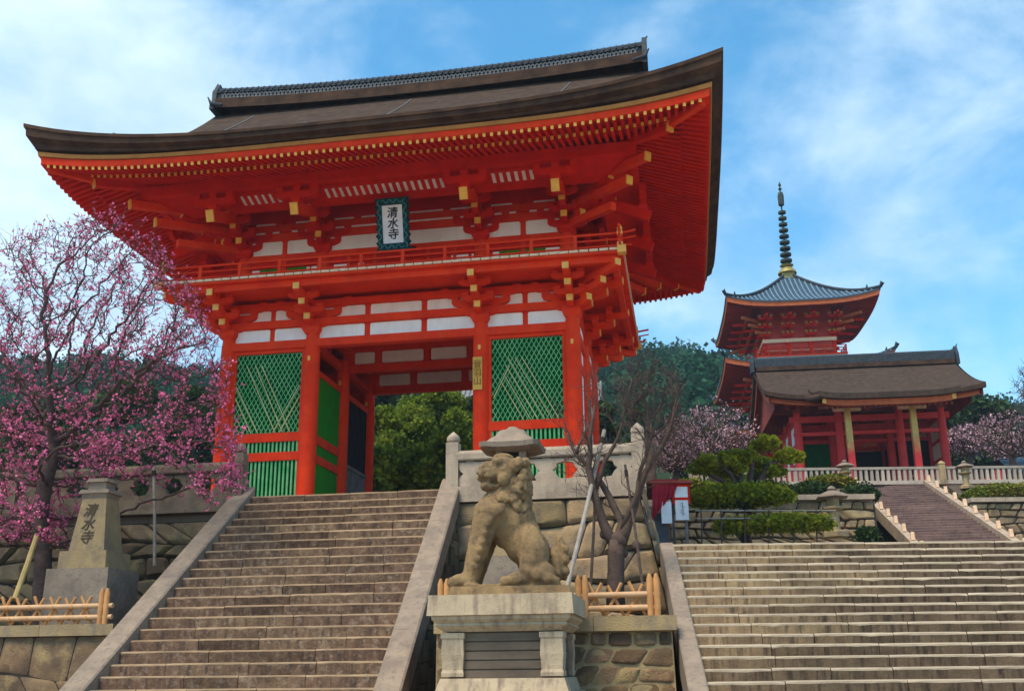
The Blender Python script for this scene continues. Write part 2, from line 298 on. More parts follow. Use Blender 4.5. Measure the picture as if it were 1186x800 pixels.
def obj(name, mb, parent=None, smooth=None, loc=None, world=False, fix=True):
    me = bpy.data.meshes.new(name)
    vs = mb.v
    if world and parent is not None:
        top = parent
        off = Vector((0,0,0))
        while top is not None: off += top.location; top = top.parent
        vs = [(v[0]-off.x, v[1]-off.y, v[2]-off.z) for v in vs]
    me.from_pydata(vs, [], mb.f)
    for m in mb.mats: me.materials.append(m)
    if len(mb.mats) > 1: me.polygons.foreach_set('material_index', mb.m)
    me.update()
    if fix:
        import bmesh
        bm = bmesh.new(); bm.from_mesh(me); bmesh.ops.recalc_face_normals(bm, faces=bm.faces); bm.to_mesh(me); bm.free()
    if smooth == 'all': me.polygons.foreach_set('use_smooth', [True]*len(me.polygons))
    elif smooth:
        me.polygons.foreach_set('use_smooth', [True]*len(me.polygons)); me.set_sharp_from_angle(angle=math.radians(smooth))
    o = bpy.data.objects.new(name, me); COL.objects.link(o)
    if parent is not None: o.parent = parent
    if loc is not None: o.location = loc
    return o
def thing(name, label, cat, loc=(0,0,0), rz=0, group=None):
    o = bpy.data.objects.new(name, None); COL.objects.link(o); o.empty_display_size = 0.2
    o.location = loc; o.rotation_euler = (0,0,rz); o['label'] = label; o['category'] = cat
    if group: o['group'] = group
    return o
def tag(o, label, cat, group=None):
    o['label'] = label; o['category'] = cat
    if group: o['group'] = group
    return o
def struct(name, mb, smooth=None):
    o = obj(name, mb, smooth=smooth); o['kind'] = 'structure'; return o
def copy_part(o, loc, parent=None, rz=None):
    c = o.copy(); COL.objects.link(c); c.parent = parent if parent is not None else o.parent; c.location = loc
    if rz is not None: c.rotation_euler = (0,0,rz)
    for ch in o.children:
        d = ch.copy(); COL.objects.link(d); d.parent = c
    return c
def text_mesh(body, size, m, name, parent=None, loc=(0,0,0), rot=(PI/2,0,0), depth=0.006, shear=0, lead=0.92, sx=1.0):
    cu = bpy.data.curves.new('writing', 'FONT'); cu.body = body; cu.size = size; cu.align_x = 'CENTER'; cu.align_y = 'CENTER'
    cu.extrude = depth; cu.space_line = lead; cu.shear = shear; cu.offset = size*0.012
    t = bpy.data.objects.new('writing', cu); COL.objects.link(t)
    bpy.context.view_layer.update()
    dg = bpy.context.evaluated_depsgraph_get()
    me = bpy.data.meshes.new_from_object(t.evaluated_get(dg)); me.name = name
    bpy.data.objects.remove(t); bpy.data.curves.remove(cu)
    me.materials.clear(); me.materials.append(m)
    o = bpy.data.objects.new(name, me); COL.objects.link(o); o.location = loc; o.rotation_euler = rot; o.scale = (sx, 1, 1)
    if parent is not None: o.parent = parent
    return o
# ------------------------------------------------------------------ carpentry helpers
def oprism(mb, c, d, poly, wd, m):
    """profile poly (s, z) along horizontal direction d, width wd, centred on c (x, y)"""
    d = Vector((d[0], d[1], 0)).normalized(); n = Vector((-d.y, d.x, 0)); k = len(poly); vs = []
    for sg in (-1, 1):
        for s, z in poly:
            p = Vector((c[0], c[1], 0))+d*s+n*(sg*wd/2); vs.append((p.x, p.y, z))
    fs = [(i, (i+1) % k, k+(i+1) % k, k+i) for i in range(k)]+[tuple(range(k-1, -1, -1)), tuple(range(k, 2*k))]
    mb.add(vs, fs, m)
def arm(mb, c, d, s0, s1, z, h, wd, m):
    """bracket arm from s0 to s1 along d with boat-shaped ends"""
    e = min(0.2, (s1-s0)*0.3)
    oprism(mb, c, d, [(s0, z+h), (s0, z+h*.6), (s0+e*.22, z+h*.28), (s0+e, z), (s1-e, z), (s1-e*.22, z+h*.28), (s1, z+h*.6), (s1, z+h)], wd, m)
def dblock(mb, c, sz, z, h, m, rz=0):
    mb.frus(c, sz*.72, sz*.72, sz, sz, z, z+h*.45, m, rz); mb.frus(c, sz, sz, sz, sz, z+h*.452, z+h, m, rz)
def bracket(parent, cx, cy, z0, dirs, steps, st, dz, red, gold, base=0.5, wd=0.17, cross=0.45, wall=True):
    mb = MB(); gl = []
    dblock(mb, (cx, cy), base, z0, 0.26, red)
    for d in dirs:
        dv = Vector((d[0], d[1], 0)); ln = dv.length; dv = dv/ln; diag = ln > 1.1; rz = math.atan2(dv.y, dv.x)
        tn = (-dv.y, dv.x)
        for k in range(steps):
            z = z0+0.22+k*dz; reach = (k+1)*st*ln; w2 = wd*(1.05 if diag else 1)-0.004*k
            arm(mb, (cx, cy), dv, -0.25-0.013*k-(0.021 if diag else 0), reach+0.14, z+(0.006 if diag else 0), dz*.66, w2, red)
            p = (cx+dv.x*reach, cy+dv.y*reach)
            dblock(mb, p, 0.235, z+dz*.67, dz*.42, red, rz)
            if k >= 0:
                q = (p[0]+dv.x*0.125, p[1]+dv.y*0.125)
                g = MB(); gl.append(g); g.cbox((q[0], q[1], z+dz*.62), 0.035, 0.175, dz*.62, gold, rz)
            if not diag:
                arm(mb, p, tn, -cross, cross, z+dz*1.04, dz*.58, wd*.93, red)
                for sg in (-1, 1):
                    q = (p[0]+tn[0]*sg*(cross-.11), p[1]+tn[1]*sg*(cross-.11)); dblock(mb, q, 0.2, z+dz*1.64, dz*.33, red)
                if wall:
                    hl = base*1.05+k*0.3
                    arm(mb, (cx, cy), tn, -hl, hl, z+0.011, dz*.72, wd*1.08, red)
                    for sg in (-1, 1):
                        q = (cx+tn[0]*sg*(hl-.1), cy+tn[1]*sg*(hl-.1)); dblock(mb, q, 0.215, z+dz*.73, dz*.3, red)
    b = obj('bracket_set', mb, parent, world=True)
    for g in gl: obj('gilt_block', g, b, world=True)
    return b
def ring(mb, hx, hy, c, prof, m, p=3.5, n=28, sides='frbl'):
    """sweep profile [(offset, z, corner_rise)] round a rectangle hx by hy about c with upswept corners"""
    for sd in sides:
        P = []
        for off, z, am in prof:
            ax, ay = hx+off, hy+off; row = []
            for i in range(n+1):
                u = -1+2*i/n; u = math.copysign(1-(1-abs(u))**1.5, u); zz = z+am*abs(u)**p
                if sd == 'f': q = (c[0]+u*ax, c[1]-ay, zz)
                elif sd == 'b': q = (c[0]-u*ax, c[1]+ay, zz)
                elif sd == 'r': q = (c[0]+ax, c[1]+u*ay, zz)
                else: q = (c[0]-ax, c[1]-u*ay, zz)
                row.append(q)
            P.append(row)
        mb.grid(P, m)
def rafters(mb, sd, hx, hy, c, oin, oout, zf, am, p, wd, ht, sp, m, tip):
    along, acr = (hx, hy) if sd in 'fb' else (hy, hx)
    n = int(2*(along+oout-0.12)/sp); L0 = along+oout
    for i in range(n+1):
        t = -n*sp/2+i*sp; o0 = max(oin, abs(t)-along+0.02)
        if o0 > oout-0.15: continue
        rs = am*min(1, abs(t)/L0)**p
        za, zb = zf(o0)+rs*o0/oout-ht/2-.004, zf(oout)+rs-ht/2-.004
        def P(o, z):
            if sd == 'f': return (c[0]+t, c[1]-hy-o, z)
            if sd == 'b': return (c[0]+t, c[1]+hy+o, z)
            if sd == 'r': return (c[0]+hx+o, c[1]+t, z)
            return (c[0]-hx-o, c[1]+t, z)
        mb.beam(P(o0, za), P(oout, zb), wd, ht, m)
        if tip: mb.beam(P(oout+.001, zb), P(oout+.016, zb-.004), wd*.86, ht*.86, tip)

# ------------------------------------------------------------------ the vermilion gate
GATE = thing('temple_gate', 'tall vermilion two-storey gate with green lattice bays and wide upswept bark roof', 'gate', (0, 2.55, -0.25))
W2, B2, DP = 5.0, 2.45, 5.1
ZF = 0.42
def g(name, mb, parent=None, smooth=None): return obj(name, mb, parent or GATE, smooth, world=True)
m = MB()
m.box(-6.1, 6.1, -1.2, 6.3, -0.25, ZF, STONE)
m.box(-2.4, 2.4, -1.55, -1.203, -0.25, 0.2, STONE); m.box(-2.4, 2.4, -1.9, -1.553, -0.25, -0.02, STONE)
g('podium', m)
# pillars: one mesh, copied
m = MB()
m.lathe((0,0,0), [(0.21, 0), (0.225, 0.4), (0.225, 3.6), (0.21, 4.6), (0.185, 4.845)], VERM, n=24)
col0 = None
for x in (-W2, -B2, B2, W2):
    for y in (0, DP/2, DP):
        if col0 is None:
            col0 = g('pillar', m, smooth=50); col0.location = Vector((x, y, ZF))-GATE.location
            # vertices were shifted by the gate's origin: rebuild them about the pillar's own foot
            for v in col0.data.vertices: v.co += GATE.location
            q = MB(); q.cbox((0, -0.235, 4.09), 0.07, 0.05, 0.13, GOLD); obj('gilt_stud', q, col0)
        else:
            copy_part(col0, Vector((x, y, ZF))-GATE.location)
m = MB(); m.lathe((0,0,0), [(0.42, 0), (0.40, 0.05), (0.30, 0.09)], STONE, n=16)
fb = None
for x in (-W2, -B2, B2, W2):
    for y in (0, DP/2, DP):
        l = Vector((x, y, ZF-0.06))-GATE.location
        if fb is None: fb = obj('foot_stone', m, GATE, 50, loc=l)
        else: copy_part(fb, l)
# tie beams round the outside
ZB = [(4.89, 5.122, .26), (5.54, 5.752, .22), (6.10, 6.30, .24)]
for z0, z1, t in ZB:
    m = MB()
    for y in (0, DP): m.box(-W2-.42 if z0 > 5 else -W2, W2+.42 if z0 > 5 else W2, y-t/2, y+t/2, z0, z1, VERM)
    for x in (-W2, W2): m.box(x-t/2+.006, x+t/2-.006, t/2+.001, DP-t/2-.001, z0+.004, z1-.004, VERM)
    g('tie_beam', m)
m = MB()
m.box(-B2, B2, DP/2-.11, DP/2+.11, 4.87, 5.10, VERM); m.box(-B2, B2, DP/2-.1, DP/2+.1, 5.52, 5.74, VERM)
for x in (-1.3, 0.25, 1.6): m.box(x-.09, x+.09, DP/2-.085, DP/2+.085, 5.10, 5.52, VERM)
g('cross_beam', m)
for x in (-B2, B2):
    m = MB(); m.box(x-.1, x+.1, 0.13, DP-.13, 4.895, 5.1, VERM); m.box(x-.1, x+.1, 0.11, DP-.11, 5.545, 5.74, VERM); m.box(x-.06, x+.06, 1.2, 1.35, 5.09, 5.55, VERM); g('side_beam', m)
# white plaster between the beams, with short posts
def plaster_panel(x0, x1, z0, z1, Y, nrm=-1, r=0.055, mm=PLASTER, ax='y'):
    n = 5; pts = []
    for cx, cz, a0 in ((x1-r, z0+r, -PI/2), (x1-r, z1-r, 0), (x0+r, z1-r, PI/2), (x0+r, z0+r, PI)):
        for i in range(n+1):
            a = a0+i*PI/2/n; pts.append((cx+r*math.cos(a), cz+r*math.sin(a)))
    q = MB(); q.prism(pts, Y, Y+nrm*.03, mm, ax); return q
m = MB(); m.box(-W2, W2, .035, .075, 5.0, 6.3, VERM); m.box(-W2, W2, DP-.075, DP-.035, 5.0, 6.3, VERM)
for x in (-W2, W2): m.box(x-.03, x+.03, .08, DP-.08, 5.0, 6.3, VERM)
m.box(-B2, B2, DP/2-.03, DP/2+.03, 5.05, 6.2, VERM)
g('backing_board', m)
bays = [(-W2+.19, -3.77), (-3.62, -B2-.19), (-B2+.19, -0.93), (-0.76, 0.73), (0.90, B2-.19), (B2+.19, 3.62), (3.77, W2-.19)]
for (z0, z1) in ((5.135, 5.53), (5.762, 6.09)):
    for a, b in bays:
        g('plaster_panel', plaster_panel(a, b, z0, z1, .034))
        g('plaster_panel', plaster_panel(a, b, z0, z1, DP-.034, 1)) if z0 < 5.5 else None
    for x in (-W2, W2):
        for a, b in ((.2, 1.2), (1.35, DP/2-.19), (DP/2+.19, 3.75), (3.9, DP-.2)):
            g('plaster_panel', plaster_panel(a, b, z0, z1, x+math.copysign(.031, x), 1 if x > 0 else -1, ax='x'))
for a, b in ((-B2+.4, -1.42), (-1.18, 0.13), (0.37, 1.48), (1.72, B2-.2)):
    g('plaster_panel', plaster_panel(a, b, 5.13, 5.5, DP/2-.031)); 
for a, b in ((-B2+.4, -1.0), (-0.75, 0.75), (1.0, B2-.3)):
    g('plaster_panel', plaster_panel(a, b, 5.14, 5.52, DP-.076, -1))
m = MB(); m.box(-W2+.05, W2-.05, .08, DP-.08, 6.16, 6.2, VERM); 
for y in (0.9, 1.7, 3.4, 4.2): m.box(-W2+.3, W2-.3, y-.08, y+.08, 6.0, 6.158, VERM)
g('passage_ceiling', m)
# lattice bays, front
def lattice(x0, x1, z0, z1, Y, parent, straw):
    m = MB(); sl = 1.80; p = 0.135; hw = .0085
    def seg(xa, za, xb, zb, mm, yy):
        m.beam((xa, yy, za), (xb, yy, zb), .02, hw*2, mm, up=(0, 1, 0))
    k = -int((z1-z0)/sl/p)-1
    while x0+k*p < x1:
        for sg in (1, -1):
            xs = x0+k*p  # line: x = xs + (z - z0)/sl, mirrored for the other family
            za, zb = z0, z1; xa, xb = xs, xs+(z1-z0)/sl
            if xa < x0: za += (x0-xa)*sl; xa = x0
            if xb > x1: zb -= (xb-x1)*sl; xb = x1
            if zb-za < .03: continue
            if sg < 0: xa, xb = x0+x1-xa, x0+x1-xb
            seg(xa, za, xb, zb, GREEN_SL, Y-.012*(sg > 0)-.02)
        k += 1
    o = g('lattice', m, parent)
    m2 = MB()
    for xb_, zb_, xt, zt in straw: m2.beam((xb_, Y-.05, zb_), (xt, Y-.05, zt), .02, .03, STRAW, up=(0, 1, 0))
    g('weathered_slat', m2, o)
def front_bay(x0, x1, straw):
    a, b = x0+.2, x1-.2
    m = MB()
    m.box(a, b, -.05, .09, 4.785, 4.888, VERM); m.box(a, b, -.07, .10, 2.19, 2.435, VERM); m.box(a, b, -.07, .10, 1.65, 1.885, VERM); m.box(a, b, -.07, .10, ZF, .55, VERM)
    m.box(a, a+.09, -.045, .085, .551, 4.784, VERM); m.box(b-.09, b, -.045, .085, .551, 4.784, VERM)
    fr = g('lattice_screen', m)
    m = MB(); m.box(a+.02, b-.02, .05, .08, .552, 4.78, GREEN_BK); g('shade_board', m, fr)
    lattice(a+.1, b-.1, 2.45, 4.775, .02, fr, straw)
    m = MB()
    for z0, z1 in ((1.89, 2.185), (.555, 1.645)):
        n = 17
        for i in range(n):
            x = a+.12+(b-a-.24)*i/(n-1); m.box(x-.026, x+.026, -.03, .02, z0, z1, GREEN_SL)
    g('picket_screen', m, fr)
front_bay(-W2, -B2, [(-3.0-.22*i, 2.46, -3.95-.22*i+.03*(i % 2), 4.2+.25*(i < 3)) for i in range(3)]+[(-4.15, 2.46, -4.68, 3.5), (-3.95, 2.46, -4.68, 3.85), (-3.5, 2.46, -2.78, 3.8), (-3.3, 2.46, -2.78, 3.45)])
front_bay(B2, W2, [(3.62+.19*i, 2.46, 3.62+.19*i-(.62+.12*min(i, 3)), 2.46+1.8*(.62+.12*min(i, 3))) for i in range(6)]+[(2.8, 3.1, 3.25, 4.0)])
# passage side walls and back walls
for x in (-B2, B2):
    m = MB()
    for z0, z1 in ((4.18, 4.34), (2.19, 2.44), (1.65, 1.88), (ZF, .6)): m.box(x-.07, x+.07, .2, DP/2-.19, z0, z1, VERM)
    m.box(x-.05, x+.05, .19, .26, ZF, 4.34, VERM); m.box(x-.05, x+.05, DP/2-.26, DP/2-.18, ZF, 4.34, VERM)
    wl = g('side_wall', m)
    m = MB(); m.box(x-.03, x+.03, .21, DP/2-.2, .602, 4.2, GREEN_BD); g('green_board', m, wl)
    m = MB(); m.box(x-.07, x+.07, DP/2+.19, DP-.19, 4.18, 4.34, VERM); m.box(x-.05, x+.05, DP/2+.18, DP/2+.25, ZF, 4.34, VERM); wl = g('side_wall', m)
    m = MB(); m.box(x-.03, x+.03, DP/2+.2, DP-.2, 2.122, 4.2, DARKW)
    for i in range(9):
        y = DP/2+.3+i*.24; m.box(x-.05, x-.0301, y-.03, y+.03, 2.13, 4.17, DARKW); m.box(x+.0301, x+.05, y-.03, y+.03, 2.13, 4.17, DARKW)
    g('dark_grille', m, wl)
    m = MB(); m.box(x-.035, x+.035, DP/2+.2, DP-.2, ZF, 2.0, GREYW); m.box(x-.07, x+.07, DP/2+.26, DP-.19, 2.001, 2.12, GREYW)
    for i in range(4):
        y = DP/2+.45+i*.5; m.box(x-.055, x-.036, y-.02, y+.02, ZF, 1.99, GREYW); m.box(x+.036, x+.055, y-.02, y+.02, ZF, 1.99, GREYW)
    g('grey_board', m, wl)
for x0, x1 in ((-W2, -B2), (B2, W2)):
    m = MB(); m.box(x0+.2, x1-.2, DP-.03, DP+.03, ZF, 4.888, VERM_DK); g('back_wall', m); m = MB(); m.box(x0+.2, x1-.2, DP/2-.03, DP/2+.03, ZF, 4.888, VERM_DK); g('partition_wall', m)
for x in (-W2, W2):
    for y0, y1 in ((.2, DP/2-.2), (DP/2+.2, DP-.2)):
        m = MB()
        for z0, z1 in ((4.2, 4.42), (2.19, 2.43), (ZF, .7)): m.box(x-.08, x+.08, y0, y1, z0, z1, VERM)
        for e in (y0+.03, y1-.03): m.box(x-.06, x+.06, e-.04, e+.04, ZF, 4.42, VERM)
        wl = g('end_wall', m)
        m = MB(); m.box(x-.035, x+.035, y0, y1, .702, 4.888, PLASTER); g('plaster_infill', m, wl)
# lower bracket sets under the balcony
ZC = ZF+4.845
cdir = {}
for x in (-W2, -B2, B2, W2):
    for y in (0, DP/2, DP):
        if abs(x) < 3 and y == DP/2: continue
        d = []
        if y == 0: d.append((0, -1))
        if y == DP: d.append((0, 1))
        if abs(x) == W2: d.append((math.copysign(1, x), 0))
        if len(d) == 2: d.append((d[1][0], d[0][1]))
        bracket(GATE, x, y, ZC, d, 3, .43, .285, VERM, GOLD)
for x in (-3.72, 3.72, 0):   # plain struts between
    pass
# balcony
HX, HY, GC = W2, DP/2, (0, DP/2)
m = MB()
ring(m, HX, HY, GC, [(1.20, 6.25, 0), (1.36, 6.25, 0), (1.36, 6.43, 0)], VERM, n=2); ring(m, HX, HY, GC, [(1.20, 6.43, 0), (1.20, 6.25, 0)], VERM, n=2)
g('balcony_beam', m)
m = MB(); ring(m, HX, HY, GC, [(-0.3, 6.432, 0), (1.52, 6.432, 0), (1.52, 6.475, 0), (1.505, 6.475, 0), (1.505, 6.50, 0), (-.8, 6.50, 0)], VERM, n=2)
flo = g('balcony_floor', m)
m = MB(); sp = .262
for sd in 'frbl':
    along = (HX if sd in 'fb' else HY)+1.5
    n = int(2*along/sp)
    for i in range(n):
        t = -along+.02+i*sp+ (2*along-n*sp)/2
        q = {'f': (t, GC[1]-HY-1.56, t+sp-.03, GC[1]-HY-1.2), 'b': (t, GC[1]+HY+1.2, t+sp-.03, GC[1]+HY+1.56),
             'r': (HX+1.2, GC[1]+t, HX+1.56, GC[1]+t+sp-.03), 'l': (-HX-1.56, GC[1]+t, -HX-1.2, GC[1]+t+sp-.03)}[sd]
        m.box(q[0], q[2], q[1], q[3], 6.503, 6.565, CREAM)
g('plank_end', m, flo)
m = MB(); of = 1.46
for z, r in ((7.0, .034), (6.83, .024), (6.65, .03)):
    for sg in (-1, 1):
        ex = .42 if z > 6.8 else .3
        y = GC[1]+sg*(HY+of); x = HX+of
        up = .05 if z > 6.7 else 0
        m.tube([(-x-ex, y, z+up), (-x-.15, y, z+up*.25), (-x, y, z), (x, y, z), (x+.15, y, z+up*.25), (x+ex, y, z+up)], r, VERM, n=8)
        xx = sg*(HX+of); y0, y1 = GC[1]-HY-of, GC[1]+HY+of; zz = z+.003
        m.tube([(xx, y0-ex, zz+up), (xx, y0-.15, zz+up*.25), (xx, y0, zz), (xx, y1, zz), (xx, y1+.15, zz+up*.25), (xx, y1+ex, zz+up)], r, VERM, n=8)
rail = g('balcony_rail', m, smooth=40)
for i in range(1, 11):
    x = -HX-of+ (2*(HX+of))*i/11
    for sg in (-1, 1):
        m = MB(); m.box(x-.045, x+.045, GC[1]+sg*(HY+of)-.035, GC[1]+sg*(HY+of)+.035, 6.565, 6.99, VERM); g('rail_post', m, rail)
for i in range(1, 7):
    y = GC[1]-HY-of+2*(HY+of)*i/7
    for sg in (-1, 1):
        m = MB(); m.box(sg*(HX+of)-.035, sg*(HX+of)+.035, y-.045, y+.045, 6.565, 6.99, VERM); g('rail_post', m, rail)

for sx in (-1, 1):
    for sy in (-1, 1):
        m = MB(); x, y = sx*(HX+of), GC[1]+sy*(HY+of)
        m.box(x-.06, x+.06, y-.06, y+.06, 6.566, 7.07, VERM)
        m.box(x-.075, x+.075, y-.075, y+.075, 6.57, 6.72, GOLD); m.box(x-.075, x+.075, y-.075, y+.075, 6.95, 7.04, GOLD); m.lathe((x, y, 7.07), [(.06, 0), (.075, .06), (.05, .12), (.0, .2)], GOLD, n=10)
        c2 = (sx*(HX+1.5), GC[1]+sy*(HY+1.5)); m.cbox((c2[0], c2[1], 6.5), .22, .22, .2, GOLD)
        g('corner_post', m)
# upper storey
UX, UY0, UY1 = 4.85, 0.4, 4.7
UB = 2.38
m = MB(); m.lathe((0,0,0), [(0.2, 0), (0.2, 1.3), (0.17, 1.48)], VERM, n=20)
uc = None
for x in (-UX, -UB, UB, UX):
    for y in (UY0, (UY0+UY1)/2, UY1):
        if abs(x) < 3 and 1 < y < 4: continue
        l = Vector((x, y, 6.5))-GATE.location
        if uc is None: uc = obj('upper_pillar', m, GATE, 50, loc=l)
        else: copy_part(uc, l)
def uring(z0, z1, o, mm, nm, parent=None):
    m = MB(); q = o
    m.box(-UX-q, UX+q, UY0-q, UY0+.05, z0, z1, mm); m.box(-UX-q, UX+q, UY1-.05, UY1+q, z0, z1, mm)
    m.box(-UX-q, -UX+.05, UY0+.051, UY1-.051, z0, z1, mm); m.box(UX-.05, UX+q, UY0+.051, UY1-.051, z0, z1, mm)
    return g(nm, m, parent)
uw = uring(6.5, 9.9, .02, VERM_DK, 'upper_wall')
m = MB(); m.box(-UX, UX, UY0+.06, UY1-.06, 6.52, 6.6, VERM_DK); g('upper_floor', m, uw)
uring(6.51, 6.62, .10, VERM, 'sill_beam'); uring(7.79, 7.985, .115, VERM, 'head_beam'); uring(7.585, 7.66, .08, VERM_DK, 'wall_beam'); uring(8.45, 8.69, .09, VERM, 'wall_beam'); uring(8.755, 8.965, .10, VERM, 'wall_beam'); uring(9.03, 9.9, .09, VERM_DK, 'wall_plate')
ubays = [(-UX+.18, -3.69), (-3.53, -UB-.18), (-UB+.18, UB-.18), (UB+.18, 3.53), (3.69, UX-.18)]
for a, b in ubays:
    g('plaster_panel', plaster_panel(a, b, 7.99, 8.44, UY0-.021, -1, r=.07)); g('plaster_panel', plaster_panel(a, b, 7.99, 8.44, UY1+.021, 1, r=.07))
    m = MB(); m.box(a+.12, b-.12, UY0-.075, UY0-.02, 8.692, 8.753, PLASTER); m.box(a+.12, b-.12, UY0-.075, UY0-.02, 8.967, 9.028, PLASTER); g('plaster_strip', m)
for x in (-UX, UX):
    for a, b in ((UY0+.2, 1.4), (1.55, 2.36), (2.74, 3.55), (3.7, UY1-.2)):
        g('plaster_panel', plaster_panel(a, b, 7.99, 8.44, x+math.copysign(.021, x), 1 if x > 0 else -1, ax='x', r=.07))
for x in (-3.61, 3.61, ):
    m = MB(); m.box(x-.07, x+.07, UY0-.055, UY0+.03, 6.62, 8.7, VERM); g('stud_post', m)
for a in (-4.05, -3.2, 3.2, 3.95):
    m = MB()
    for i in range(9): m.box(a-.27+i*.068-.024, a-.27+i*.068+.024, UY0-.06, UY0-.021, 6.63, 7.56, GREEN_BD)
    g('green_window', m, uw)
for a, b in ((-4.6, -4.38), (-2.75, -2.45), (-2.05, -1.62), (-1.3, -1.14), (-2.9, -2.8), (1.5, 2.0), (2.1, 2.16), (2.52, 2.58), (2.72, 2.95), (4.25, 4.65)):
    m = MB(); m.box(a, b, UY0-.05, UY0-.021, 6.66, 7.55, PLASTER); g('white_board', m, uw)
for x in (-1.6, -.8, 0, .8, 1.6):
    m = MB(); m.box(x-.05, x+.05, UY0-.06, UY0-.0205, 6.62, 7.78, VERM); g('stud_post', m)
# upper brackets with long tail beams, gilded at the ends
for x in (-UX, -UB, UB, UX):
    for y in (UY0, (UY0+UY1)/2, UY1):
        if abs(x) < 3 and 1 < y < 4: continue
        d = []
        if y == UY0: d.append((0, -1))
        if y == UY1: d.append((0, 1))
        if abs(x) == UX: d.append((math.copysign(1, x), 0))
        corner = len(d) == 2
        if corner: d.append((d[1][0], d[0][1]))
        b = bracket(GATE, x, y, 7.93, d, 3, .44, .295, VERM_DK, GOLD, base=.5)
        for dx, dy in d[:3]:
            if dx and dy:
                for (s, z, zi) in ((1.45, 7.98, 8.2), (1.92, 8.46, 8.75), (2.44, 8.82, 9.3)):
                    m = MB(); gm = MB(); A = Vector((x, y, zi)); B = Vector((x+dx*s, y+dy*s, z)); e = (B-A).normalized()
                    m.beam(A, B, .18, .22, VERM); t = g('corner_beam', m)
                    if s > 1.5: gm.beam(B-e*.02, B+e*.03, .195, .235, GOLD); g('gilt_end', gm, t)
                continue
            A = Vector((x, y, 9.25)); B = Vector((x+dx*2.38, y+dy*2.38, 8.27)); e = (B-A).normalized(); m = MB(); gm = MB()
            m.beam(A, B, .2, .30, VERM if dy else VERM_DK)
            P = A+(B-A)*.93; tn = (-dy, dx)
            dblock(m, (P.x, P.y), .26, 8.49, .16, VERM_DK)
            arm(m, (P.x, P.y), tn, -.62, .62, 8.65, .2, .17, VERM_DK)
            for q in (-.5, 0, .5): dblock(m, (P.x+tn[0]*q, P.y+tn[1]*q), .22, 8.852, .16, VERM_DK)
            t = g('tail_beam', m)
            if dy: gm.beam(B-e*.02, B+e*.035, .22, .33, GOLD); g('gilt_end', gm, t)
# eave purlin, white ribbed cove, rafters, boards
m = MB(); ring(m, HX, HY, GC, [(1.80, 9.33, 0), (1.80, 9.02, 0), (2.0, 9.02, 0), (2.0, 9.34, 0)], VERM_DK, n=2); g('eave_purlin', m)
m = MB(); ring(m, HX, HY, GC, [(.75, 9.02, 0), (.9, 8.80, 0), (1.82, 9.08, 0)], VERM_DK, n=2); cv = g('eave_cove', m)
for a, b in ((-4.25, -3.0), (-1.75, 1.75), (3.0, 4.25)):
    m = MB(); rb = MB(); P = []; n = 10
    for i in range(n+1):
        s = i/n; P.append([(a, -1.24-.34*s, 8.895+.106*s-.012), (b, -1.24-.34*s, 8.895+.106*s-.012)])
    m.grid(P, PLASTER); o = g('cove_plaster', m, cv)
    k = int((b-a)/.2); rb.box(a-.05, b+.05, -1.72, -1.66, 8.98, 9.03, VERM_DK)
    for i in range(k+1):
        x = a+(b-a)*i/k; rb.beam((x, -1.20, 8.87), (x, -1.68, 9.005), .105, .05, VERM_DK)
    g('cove_rib_band', rb, cv)
def zs(o): return 8.845+(3.95-o)*.333
def zb_(o): return 9.0+(3.15-o)*.359
PR = 4.5
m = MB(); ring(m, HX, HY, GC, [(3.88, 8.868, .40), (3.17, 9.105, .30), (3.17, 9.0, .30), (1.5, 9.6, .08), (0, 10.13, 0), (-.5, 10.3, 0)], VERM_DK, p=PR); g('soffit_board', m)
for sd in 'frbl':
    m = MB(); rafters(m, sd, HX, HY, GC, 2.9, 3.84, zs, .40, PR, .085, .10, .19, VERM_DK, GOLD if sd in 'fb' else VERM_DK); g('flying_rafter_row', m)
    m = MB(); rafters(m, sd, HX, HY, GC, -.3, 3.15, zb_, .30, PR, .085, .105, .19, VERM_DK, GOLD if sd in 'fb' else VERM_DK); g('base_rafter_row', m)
for sx in (-1, 1):
    for sy in (-1, 1):
        def C(o, z): return Vector((sx*(HX+o), GC[1]+sy*(HY+o), z))
        m = MB(); gm = MB()
        A, B = C(-.2, 10.0), C(2.9, 9.12); e = (B-A).normalized(); m.beam(A, B, .2, .26, VERM_DK); gm.beam(B-e*.02, B+e*.03, .215, .275, GOLD)
        A, B = C(2.8, 9.2), C(3.72, 9.2); e = (B-A).normalized(); m.beam(A, B, .16, .2, VERM)
        t = g('hip_rafter', m); g('gilt_end', gm, t)
m = MB(); ring(m, HX, HY, GC, [(3.74, 8.868, .405), (3.865, 8.868, .405), (3.88, 9.03, .44)], VERM, p=PR); g('eave_board', m)
m = MB(); ring(m, HX, HY, GC, [(3.8, 9.032, .44), (3.93, 9.032, .45), (3.95, 9.128, .475), (3.83, 9.13, .475)], BATTEN, p=4.2); g('eave_batten', m)
RX, RY = HX+4.25, HY+4.25
def hprof(d): return .42*d+.0447*d*d
PT = 3.4
def roofz(x, y):
    ux, uy = min(1, abs(x)/RX), min(1, abs(y)/RY)
    return 9.44+.88*(ux**PT)*(uy**PT)
VX = 7.25
def rz_main(x, y): return roofz(x, y)+hprof(RY-abs(y))
def rz_hip(x, y): return roofz(x, y)+min(hprof(RY-abs(y)), hprof(RX-abs(x)))
m = MB(); ny = 36
ys = [-RY+2*RY*i/ny for i in range(ny+1)]
xs = [-VX+2*VX*i/40 for i in range(41)]
m.grid([[(x, GC[1]+y, rz_main(x, y)) for x in xs] for y in ys], BARK)
